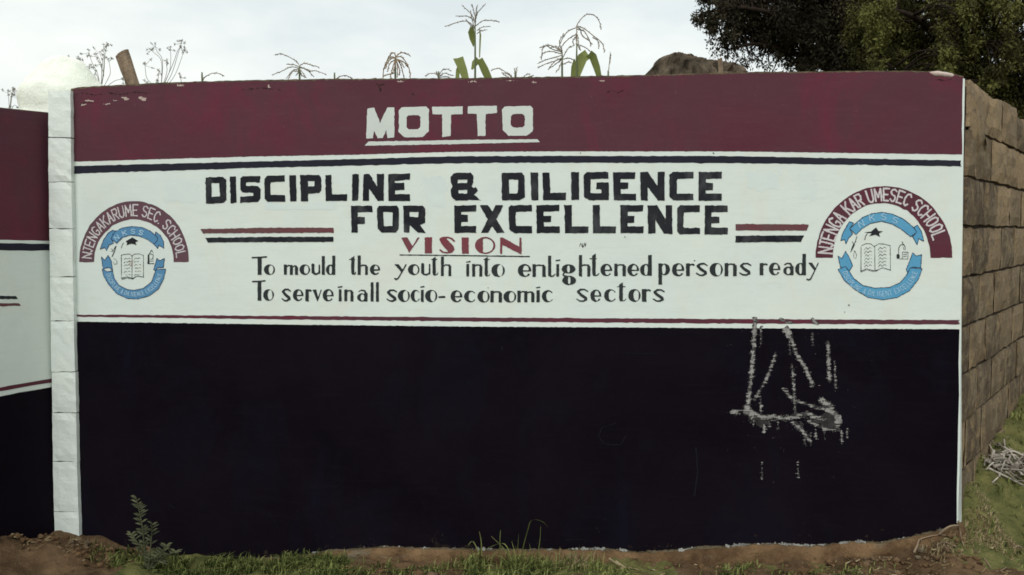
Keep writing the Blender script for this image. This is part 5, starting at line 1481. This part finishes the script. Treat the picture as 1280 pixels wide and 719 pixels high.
maize('maize plant with a dense drooping brown tassel left of the heading', 5.2, Z([(1015, 100)])[0],
      [Z(p) for p in ([(1018, 100), (1000, 62), (965, 85), (935, 150), (920, 190), (915, 260)], [(1020, 90), (1050, 62), (1080, 60), (1112, 72)], [(1020, 95), (1060, 95), (1095, 140), (1115, 190), (1120, 250)], [(1016, 105), (985, 110), (960, 150), (950, 190)], [(1018, 110), (1000, 160), (985, 230), (985, 262)], [(1020, 110), (1030, 170), (1030, 250)],
                      [(1022, 105), (1050, 150), (1065, 210), (1072, 255)], [(1022, 110), (1060, 140), (1085, 185)], [(1012, 100), (980, 95), (950, 130), (930, 180)], [(1016, 115), (1010, 180), (1000, 220)], [(1020, 118), (1045, 190), (1040, 230)], [(1018, 108), (975, 150), (965, 210)], [(1020, 108), (1075, 130), (1100, 165)], [(1010, 210), (960, 230), (930, 250)])], (), 1.25, 'tassel_brown', sw_=1.8)
Z = zm(520, 0, 3.994)
maize('small maize tassel tip barely over the wall left of the tallest plant', 5.4, Z([(112, 385)])[0],
      [Z(p) for p in ([(112, 390), (100, 370), (70, 368), (50, 382)], [(112, 385), (130, 355), (155, 348), (178, 360)], [(113, 390), (140, 365), (185, 375)], [(110, 390), (105, 370), (98, 358)], [(114, 392), (140, 380), (170, 385)])], (), .9, sw_=1.2)
maize('low maize plant with thin spread tassel arms between the two tallest plants', 5.4, Z([(497, 380)])[0],
      [Z(p) for p in ([(482, 392), (450, 362), (415, 342), (372, 350)], [(492, 390), (494, 360), (490, 340)], [(499, 390), (502, 355), (504, 330)], [(485, 392), (465, 375), (430, 372)], [(530, 392), (550, 370), (572, 362)], [(540, 394), (565, 384), (588, 380)], [(470, 395), (455, 380), (435, 365)])], (), .9, sw_=1.4)
Z = zm(240, 0, 3.994)
maize('single curved maize leaf tip over the wall left of the brown tassel', 5.4, Z([(712, 402)])[0], [Z([(705, 405), (735, 385), (770, 378), (800, 395), (812, 408)])], (), 1.0, sw_=1.2)
maize('single curved maize tip over the wall right of the leaning post', 5.2, Z([(52, 405)])[0], [Z([(52, 408), (62, 385), (95, 364), (130, 364), (152, 376)])], (), 1.0, sw_=1.2)
Z = zm(520, 0, 3.994)
maize('thin straight maize spike right of the bent broad leaf', 5.3, Z([(960, 375)])[0], [Z([(958, 392), (964, 330), (970, 272)]), Z([(966, 320), (971, 290), (970, 270)])], (), 1.1, sw_=1.2)

# ------------------------------------------------------------------ dry flowering weeds behind the wall
def weed(label, Y, base_px, stems, head=2.3, th=.7):
    s = Y / F
    b = at(base_px[0], 300, Y); b.z = gz_at(b)
    t = thing('flowering_weed', label, 'weed', b, 'dry weeds behind the wall')
    mb = MB()
    mb.tube(spline([b - Vector((0, 0, .03)), b.lerp(at(base_px[0], 120, Y), .5) + Vector((.02, 0, 0)), at(base_px[0], base_px[1] + 6, Y)], 5), .007, .004, 6, .4)
    root = at(base_px[0], base_px[1] + 6, Y)
    for P in stems:
        dy = random.uniform(-.08, .08)
        Pts = [root] + [at(x, y, Y) + Vector((0, dy * (i + 1) / len(P), 0)) for i, (x, y) in enumerate(P)]
        mb.tube(spline(Pts, 4), th * s * .55, th * s * .4, 5, random.random())
        hb = MB()
        tips = [Pts[-1]] + [Pts[-1] + Vector((random.gauss(0, 4), random.gauss(0, 4), random.gauss(-3, 3.5))) * s for _ in range(3)]
        for tp in tips:
            if tp is not tips[0]: mb.tube([Pts[-1] - Vector((0, 0, 3 * s)), tp], th * s * .35, th * s * .3, 4, .5)
            for _ in range(9):
                d = Vector((random.gauss(0, 1), random.gauss(0, 1), random.gauss(.35, .8))).normalized()
                sd = d.orthogonal().normalized()
                hb.ribbon([tp, tp + d * head * s * .6, tp + d * head * s * random.uniform(.8, 1.4)], [.5 * s, .75 * s, .2 * s], sd, .1, random.random())
        hb.build('flower_head', M['weed_head'], t, False)
    mb.build('stem', M['weed_stem'], t)
Z = zm(0, 50, 4.923)
weed('dry branching weed with small flower heads rising behind the white dome', 4.9, Z([(620, 290)])[0],
     [Z(p) for p in ([(622, 200), (615, 100), (598, 12)], [(640, 190), (645, 100), (660, 20)], [(600, 210), (560, 130), (540, 62)], [(625, 180), (610, 120), (588, 85)], [(640, 160), (655, 110), (648, 88)], [(590, 230), (560, 190), (550, 172)], [(560, 250), (510, 180), (470, 125), (440, 90)], [(560, 250), (520, 180), (505, 155)],
                     [(560, 250), (480, 150), (410, 96)], [(600, 240), (570, 200), (572, 170)], [(670, 230), (680, 190), (670, 120)], [(690, 260), (720, 245), (752, 240)], [(640, 250), (660, 215), (640, 150)], [(540, 260), (470, 180), (440, 120)], [(450, 160), (380, 110), (345, 96)])])
weed('dry forked weed with star shaped flower heads right of the leaning post', 4.9, Z([(990, 285)])[0],
     [Z(p) for p in ([(1020, 200), (1012, 140), (1010, 112)], [(1040, 200), (1050, 120), (1046, 45)], [(1055, 230), (1090, 120), (1105, 30)], [(1060, 220), (1110, 90), (1140, 18)], [(1000, 140), (960, 85), (938, 66)], [(1000, 130), (965, 70), (952, 24)], [(920, 250), (915, 200), (922, 155)], [(950, 265), (940, 245), (938, 240)], [(900, 262), (880, 250), (868, 246)], [(985, 260), (1000, 220), (1015, 210)], [(1065, 150), (1095, 70), (1118, 45)])])
weed('short single weed sprig alone on the wall line left of the curved maize tip', 4.9, Z([(1122, 275)])[0], [Z([(1122, 250), (1122, 225)])], 2.2, .7)
for x0, lab in ((60, 'thin pale weed umbel at the far left edge'), (163, 'thin pale weed umbel just left of the white dome')):
    weed(lab, 4.75, Z([(x0, 420)])[0], [Z(p) for p in ([(x0, 350), (x0, 288)], [(x0 - 12, 370), (x0 - 28, 322)], [(x0 + 14, 370), (x0 + 28, 325)], [(x0 - 8, 350), (x0 - 6, 310)], [(x0 + 22, 400), (x0 + 38, 415)], [(x0 - 18, 390), (x0 - 28, 410)])], 2.2, .6)

# ------------------------------------------------------------------ foot of the wall: grass, weeds, roots, dead brush
def blades(pts, hmin, hmax, wid, lean=0.5, tint0=.5, tj=.2):
    """pts: (n,3). curved grass blades as 2 quads each -> quads (2n,4,3)"""
    n = len(pts)
    h = RNG.uniform(hmin, hmax, n)[:, None]
    a = RNG.uniform(0, 2 * PI, n)
    dr = np.stack([np.cos(a), np.sin(a), np.zeros(n)], 1)
    ln = (RNG.random(n) * lean)[:, None]
    sd = np.stack([-np.sin(a + .5), np.cos(a + .5), np.zeros(n)], 1) * wid / 2
    up = np.array([[0, 0, 1.0]])
    p0 = pts; p1 = pts + up * h * .6 + dr * h * ln * .35; p2 = pts + up * h * (1 - ln * .35) + dr * h * ln
    q1 = np.stack([p0 - sd, p0 + sd, p1 + sd * .8, p1 - sd * .8], 1)
    q2 = np.stack([p1 - sd * .8, p1 + sd * .8, p2 + sd * .12, p2 - sd * .12], 1)
    t = np.clip(tint0 + tj * RNG.standard_normal(n), 0, 1)
    return np.concatenate([q1, q2]), np.concatenate([t, t])

def grounded(x, y, dz=-.008):
    return np.stack([x, y, ground_z(x, y) + dz], 1)

Q, TT = [], []
def add_patch(px0, px1, d0, d1, n, h0, h1, wid=.005, lean=.8, t0=.5):
    px = RNG.uniform(px0, px1, n); d = RNG.uniform(d0, d1, n)
    P = np.array([MAIN.hit(a, 300, b) for a, b in zip(px, d)])
    keep = np.array([mnoise.noise(Vector((p[0] * 7, p[1] * 12, 0))) for p in P]) > -0.22
    P = P[keep]
    q, t = blades(grounded(P[:, 0], P[:, 1]), h0, h1, wid, lean, t0, .34)
    Q.append(q); TT.append(t)
add_patch(200, 420, .05, .22, 500, .03, .085, .006, 1.2, .3)
add_patch(420, 600, .07, .2, 240, .02, .06, .006, 1.3, .3)
add_patch(590, 760, .05, .2, 330, .04, .11, .005, 1.1, .5)
add_patch(100, 200, .06, .3, 260, .02, .05, .006, 1.3, .25)
add_patch(760, 1130, .1, .3, 220, .012, .045, .006, 1.4, .4)
add_patch(130, 330, .04, .30, 1100, .015, .05, .008, 1.3, .35)
add_patch(330, 430, .04, .30, 900, .025, .075, .008, 1.3, .42)
add_patch(210, 300, .05, .25, 400, .02, .06, .008, 1.3, .40)
add_patch(430, 590, .12, .35, 420, .012, .045, .008, 1.4, .45)
add_patch(575, 690, .07, .32, 800, .03, .09, .008, 1.3, .55)
add_patch(690, 790, .09, .32, 650, .02, .06, .008, 1.4, .62)
add_patch(790, 860, .12, .3, 200, .01, .035, .007, 1.3, .5)
add_patch(905, 960, .06, .3, 300, .015, .05, .007, 1.3, .4)
add_patch(960, 1100, .12, .3, 180, .008, .03, .007, 1.3, .5)
add_patch(1040, 1130, .15, .35, 100, .01, .03, .007, 1.3, .45)
# turf on the bank below the block wall
n = 15000
sx = RNG.uniform(0.0, 4.2, n); dn = RNG.uniform(0.0, 1.7, n)
P = np.array([SIDE.p + SIDE.d * a + SIDE.n * b for a, b in zip(sx, dn)])
dm = np.array([MAIN.n.dot(Vector(p) - MAIN.p) for p in P])
patch = np.array([mnoise.fractal(Vector((p[0] * 3.2, p[1] * 3.2, 4)), .8, 2, 3) for p in P])
keep = (dm < 0.10 + 0.12 * patch) & (patch > -0.42)
P = P[keep]; patch = patch[keep]
q, t = blades(grounded(P[:, 0], P[:, 1]),   .012, .050, .0085, 1.4, .5, .3)
t = np.clip(t + np.tile(patch, 2) * .35, 0, 1)
Q.append(q); TT.append(t)
g = quads_obj('grass', np.concatenate(Q), M['grass'], None, np.concatenate(TT)); g['kind'] = 'stuff'

# yellowish dry tufts along the lip of the bank
Q, TT = [], []
for px, py, Y, n, h in [(1228, 625, 4.05, 160, .035), (1232, 665, 3.93, 220, .035), (1258, 668, 3.98, 200, .03), (1215, 662, 3.9, 120, .03), (1175, 668, 3.86, 90, .03), (1248, 700, 3.86, 60, .03), (1190, 700, 3.82, 40, .025), (720, 702, 3.98, 60, .07)]:
    c = at(px, py, Y)
    q, t = blades(grounded(c.x + RNG.normal(0, .035, n), c.y + RNG.normal(0, .035, n)), h * .5, h * 1.3, .005, 1.4, .4, .22)
    Q.append(q); TT.append(t)
g = quads_obj('dry_grass', np.concatenate(Q), M['straw'], None, np.concatenate(TT) * .55); g['kind'] = 'stuff'

# loose soil crumbs
V, Fc, T = [], [], []
def clod(c, r):
    b = len(V)
    for k in range(10):
        z = 1 - 2 * (k + .5) / 10; a = k * 2.4
        rr_ = math.sqrt(1 - z * z)
        V.append(c + Vector((rr_ * math.cos(a), rr_ * math.sin(a), z * .7)) * r * random.uniform(.75, 1.25)); T.append(random.random())
    import itertools
    return b
import bmesh
bm = bmesh.new()
for k in range(700):
    px = random.choice([random.uniform(0, 130), random.uniform(420, 600), random.uniform(760, 1240), random.uniform(1080, 1240)])
    d = random.uniform(.06, .32)
    p = MAIN.hit(px, 300, d)
    z = float(ground_z(p.x, p.y)[0])
    r = abs(random.gauss(0, .0065)) + .0025
    res = bmesh.ops.create_icosphere(bm, subdivisions=1, radius=r)
    for v_ in res['verts']:
        v_.co = Vector((v_.co.x * random.uniform(.8, 1.3), v_.co.y * random.uniform(.8, 1.3), v_.co.z * random.uniform(.6, 1.0))) + Vector((p.x, p.y, z + r * .3))
me = bpy.data.meshes.new('soil_crumbs'); bm.to_mesh(me); bm.free(); me.materials.append(M['mud'])
o = link(bpy.data.objects.new('soil_crumbs', me)); o['kind'] = 'stuff'

Q, TT = [], []
n = 520
px = np.concatenate([RNG.uniform(1040, 1290, 300), RNG.uniform(0, 130, 80), RNG.uniform(420, 1040, 140)]); d = RNG.uniform(.05, .34, n)
P = np.array([MAIN.hit(a, 300, b) for a, b in zip(px, d)])
P = grounded(P[:, 0], P[:, 1], .006)
a = RNG.uniform(0, PI, n); L = RNG.uniform(.008, .035, n)
dr = np.stack([np.cos(a), np.sin(a) * .8, RNG.normal(0, .25, n)], 1) * L[:, None]
sd = np.stack([-np.sin(a), np.cos(a), np.full(n, .6)], 1) * RNG.uniform(.001, .0032, n)[:, None]
Q = np.stack([P - dr / 2 - sd, P - dr / 2 + sd, P + dr / 2 + sd * .5, P + dr / 2 - sd * .5], 1)
g = quads_obj('plant_litter', Q, M['straw'], None, RNG.uniform(-.4, .7, n)); g['kind'] = 'stuff'

# seedling weed in front of the black paint at the left
Ys = 3.98
base = at(190, 706, Ys); base.z = float(ground_z(base.x, base.y)[0])
t = thing('weed_seedling', 'leafy grey green weed standing against the black paint near the white pillar', 'weed', base)
Z = zm(130, 600, 6.042)
s = Ys / F
mb = MB(); lb = MB()
stems = [[(330, 690), (305, 500), (290, 360), (265, 230), (240, 130)], [(335, 690), (345, 580), (360, 420), (365, 330)], [(340, 690), (380, 600), (430, 550), (470, 495)], [(330, 690), (330, 660), (330, 690)], [(340, 690), (430, 600), (500, 560), (555, 542)], [(330, 690), (300, 560), (250, 470), (200, 400)], [(335, 680), (400, 620), (480, 640)], [(335, 680), (345, 630), (350, 600)]]
for st in stems:
    q = spline([at(*p, Ys + random.uniform(-.03, .01)) for p in Z(st)], 7)
    mb.tube(q, 1.4 * s, .5 * s, 5, .5)
    L = len(q)
    for i in range(L // 4, L):
        for side in (-1, 1):
            if random.random() < .38: continue
            d = (q[min(i + 1, L - 1)] - q[i - 1]).normalized()
            out = (Vector((side, random.gauss(0, .5), .25)) + d * .35).normalized()
            ln = (6 + 5 * (1 - abs(2 * i / L - 1.1))) * s * random.uniform(.7, 1.25)
            a = q[i]
            lb.ribbon([a, a + out * ln * .5 + Vector((0, 0, ln * .08)), a + out * ln], [.8 * s, 2.4 * s, .5 * s], Vector((0, .5, 1)) + d * .3, .15, random.random())
mb.build('stem', M['seedling'], t); lb.build('foliage', M['seedling'], t, False)

def tuft(label, Y, blades_px, mat, w=1.0, extra=0, h=.05, base_px=None, cat='grass tuft', name='grass_tuft', tint=.5):
    b = at(*base_px, Y); b.z = float(ground_z(b.x, b.y)[0])
    t = thing(name, label, cat, b)
    mb = MB(); s = Y / F
    for P in blades_px:
        q = spline([at(x, y, Y + random.uniform(-.02, .02)) for x, y in P], 5)
        mb.ribbon(q, [w * s * (1.4 * (1 - i / len(q)) + .25) for i in range(len(q))], (1, .3, 0), .1, random.uniform(.2, .9))
    for _ in range(extra):
        a = random.uniform(0, 2 * PI); o = b + Vector((random.gauss(0, .02), random.gauss(0, .02), -.01))
        hh = h * random.uniform(.5, 1.2); dr = Vector((math.cos(a), math.sin(a), 0)) * hh * random.uniform(.2, .9)
        mb.ribbon(spline([o, o + dr * .4 + Vector((0, 0, hh * .65)), o + dr + Vector((0, 0, hh * .85))], 3), [w * s * 1.6, w * s * 1.5, w * s * 1.5, w * s * 1.3, w * s, w * s * .7, w * s * .2], Vector((-dr.y, dr.x, 0.001)), .1, random.uniform(.2, .9))
    mb.build('blade', M[mat], t, False)
    return t
Z = zm(560, 630, 6.4)
tuft('tall green grass tuft with bent seed stalks against the middle of the black paint', 3.95,
     [Z(p) for p in ([(545, 560), (540, 420), (510, 300)], [(550, 560), (555, 400), (565, 240)], [(560, 560), (590, 440), (620, 375)], [(545, 560), (560, 480), (600, 420), (680, 400)], [(570, 540), (600, 350), (640, 200), (660, 140), (700, 125), (760, 145), (800, 185)], [(530, 540), (480, 400), (410, 320), (345, 258)], [(520, 540), (420, 420), (250, 440)],
                     [(540, 560), (470, 340), (390, 325), (290, 370)], [(690, 500), (730, 330), (742, 180)], [(540, 570), (500, 420), (430, 360)], [(555, 560), (535, 450), (520, 360)], [(420, 480), (415, 300), (420, 210)], [(270, 420), (265, 300), (250, 220)], [(600, 540), (660, 430), (690, 395)], [(250, 400), (200, 300), (160, 330)])],
     'grass', 1.0, 60, .07, (640, 712))
tuft('yellowing grass tuft leaning right beside the tall green tuft', 3.96,
     [Z(p) for p in ([(860, 530), (960, 450), (1080, 390)], [(900, 540), (1020, 460), (1020, 420)], [(1040, 520), (1070, 440), (1085, 380)], [(840, 540), (900, 480), (1000, 430)], [(1000, 530), (1100, 440), (1170, 385)], [(760, 540), (860, 470), (950, 440)], [(1020, 540), (1022, 470), (1018, 415)])],
     'straw', 1.0, 26, .05, (712, 714))
Z = zm(740, 600, 2.37)
tuft('bleached straw lying on the soil under the flaked edge of black paint', 3.9,
     [Z(p) for p in ([(50, 232), (80, 250), (120, 262)], [(85, 262), (110, 255), (130, 275)], [(95, 270), (125, 262), (150, 272)], [(110, 278), (140, 264), (165, 268)], [(130, 280), (160, 268), (190, 276)], [(150, 282), (175, 265), (205, 275)], [(100, 255), (125, 270), (160, 282)], [(400, 270), (415, 258), (425, 250)], [(70, 240), (100, 262), (110, 280)])],
     'straw', 1.5, 10, .02, (800, 712), 'straw', 'straw_tuft')

# pale roots hanging over the bare soil at the right corner
Z = zm(1080, 620, 6.4)
mb = MB()
Yr = 3.86
b = at(1180, 690, Yr)
b.z = float(ground_z(b.x, b.y)[0])
t = thing('exposed_root', 'pale exposed roots over the bare soil at the right foot of the wall', 'root', b)
s = Yr / F
for P, w in [([(400, 455), (425, 400), (440, 350)], 3.6), ([(470, 425), (466, 380), (455, 350)], 2.4), ([(580, 400), (640, 370), (740, 405)], 3.0), ([(640, 370), (650, 420)], 2.0), ([(755, 200), (770, 290), (785, 360), (800, 410)], 2.8), ([(600, 310), (650, 265), (700, 240), (760, 235)], 3.4), ([(440, 350), (500, 330), (600, 312), (720, 320)], 1.8),
             ([(785, 365), (830, 330), (820, 260)], 1.6), ([(960, 500), (990, 540), (1015, 575)], 2.2), ([(1000, 340), (1060, 380), (1100, 420)], 2.0), ([(1190, 420), (1240, 400), (1280, 440)], 2.2), ([(1150, 350), (1200, 395), (1290, 410)], 1.5), ([(1090, 600), (1110, 590), (1140, 570)], 1.8), ([(880, 430), (930, 470), (1000, 480)], 2.0), ([(560, 360), (520, 380), (500, 410)], 1.4)]:
    Pp = []
    for i, p in enumerate(Z(P)):
        q = at(*p, Yr)
        # lay it on the soil: walk along the sight line to the ground or the footing
        r = ray(*p)
        best = None
        for k in range(60):
            Yt = 3.55 + .02 * k
            w_ = EYE + r * (Yt / r.y)
            if w_.z <= float(ground_z(w_.x, w_.y)[0]) + 0.012 or MAIN.n.dot(w_ - MAIN.p) < 0.035:
                best = w_; break
        Pp.append(best if best is not None else q)
    mb = MB(); mb.tube(spline(Pp, 5), w * s * .5, w * s * .3, 6, random.random())
    mb.build('root_strand', M['root'], t)

# heap of bleached dead brush on the grass bank
c = None
def on_ground(px, py, lift=0.0):
    r = ray(px, py)
    for k in range(260):
        Yt = 3.4 + .01 * k
        w_ = EYE + r * (Yt / r.y)
        if w_.z <= float(ground_z(w_.x, w_.y)[0]): return w_ + Vector((0, 0, lift))
    return at(px, py, 4.6)
b = on_ground(1262, 590)
t = thing('dead_brush', 'bleached grey dead brush lying on the grass bank below the block wall', 'dead brush', b)
mb = MB()
Z = zm(1195, 540, 4.012)
BITS = []
for k in range(34):
    x, y = random.uniform(165, 420), 0
    y = 150 + (x - 160) * .30 + random.gauss(0, 30)
    a_ = random.gauss(.35, .5); L_ = random.uniform(18, 60)
    BITS.append(([(x, y), (x + L_ * .5 * math.cos(a_), y + L_ * .5 * math.sin(a_) + random.gauss(0, 5)), (x + L_ * math.cos(a_), y + L_ * math.sin(a_))], random.uniform(2.0, 4.2)))
for P, w in [([(150, 185), (220, 200), (340, 235)], 2.6), ([(160, 200), (250, 240), (345, 285)], 2.4), ([(230, 170), (290, 200), (345, 220)], 2.4), ([(270, 110), (310, 125), (345, 150)], 2.6), ([(220, 150), (280, 150), (345, 170)], 2.2), ([(250, 240), (300, 255), (345, 275)], 2.2), ([(160, 175), (200, 165), (260, 150)], 1.8), ([(215, 240), (230, 200), (250, 170)], 1.8),
             ([(205, 80), (215, 110), (240, 130)], 1.8), ([(240, 78), (245, 110), (265, 130)], 1.6), ([(165, 80), (200, 90), (235, 110)], 1.4), ([(135, 125), (145, 165), (140, 215)], 2.0), ([(145, 180), (200, 215), (240, 250)], 2.0), ([(180, 275), (210, 280)], 1.6), ([(230, 190), (270, 230), (330, 260)], 2.2), ([(280, 120), (300, 180), (320, 240)], 1.6), ([(255, 130), (300, 150), (345, 195)], 2.0),
             ([(240, 200), (300, 215), (345, 250)], 1.8), ([(330, 140), (380, 180), (440, 200)], 2.4), ([(330, 230), (390, 250), (450, 270)], 2.4), ([(340, 190), (400, 210), (450, 240)], 2.2), ([(150, 205), (185, 190), (230, 195)], 1.6), ([(200, 130), (240, 150), (290, 160)], 1.5), ([(225, 110), (260, 140), (300, 190)], 1.4)] + BITS:
    Pp = [on_ground(*p, random.uniform(.008, .06)) for p in Z(P)]
    q = spline(Pp, 5)
    mb = MB(); mb.tube(q, w * s * .80, w * s * .50, 6, random.uniform(0, 1))
    for _ in range(3):
        k = random.randrange(0, len(q) - 1)
        d = Vector((random.gauss(0, 1), random.gauss(0, 1), random.gauss(.2, .5))).normalized()
        mb.tube([q[k], q[k] + d * random.uniform(.015, .05)], w * s * .28, w * s * .12, 4, random.uniform(.2, .9))
    mb.build('twig', M['bleached'], t)
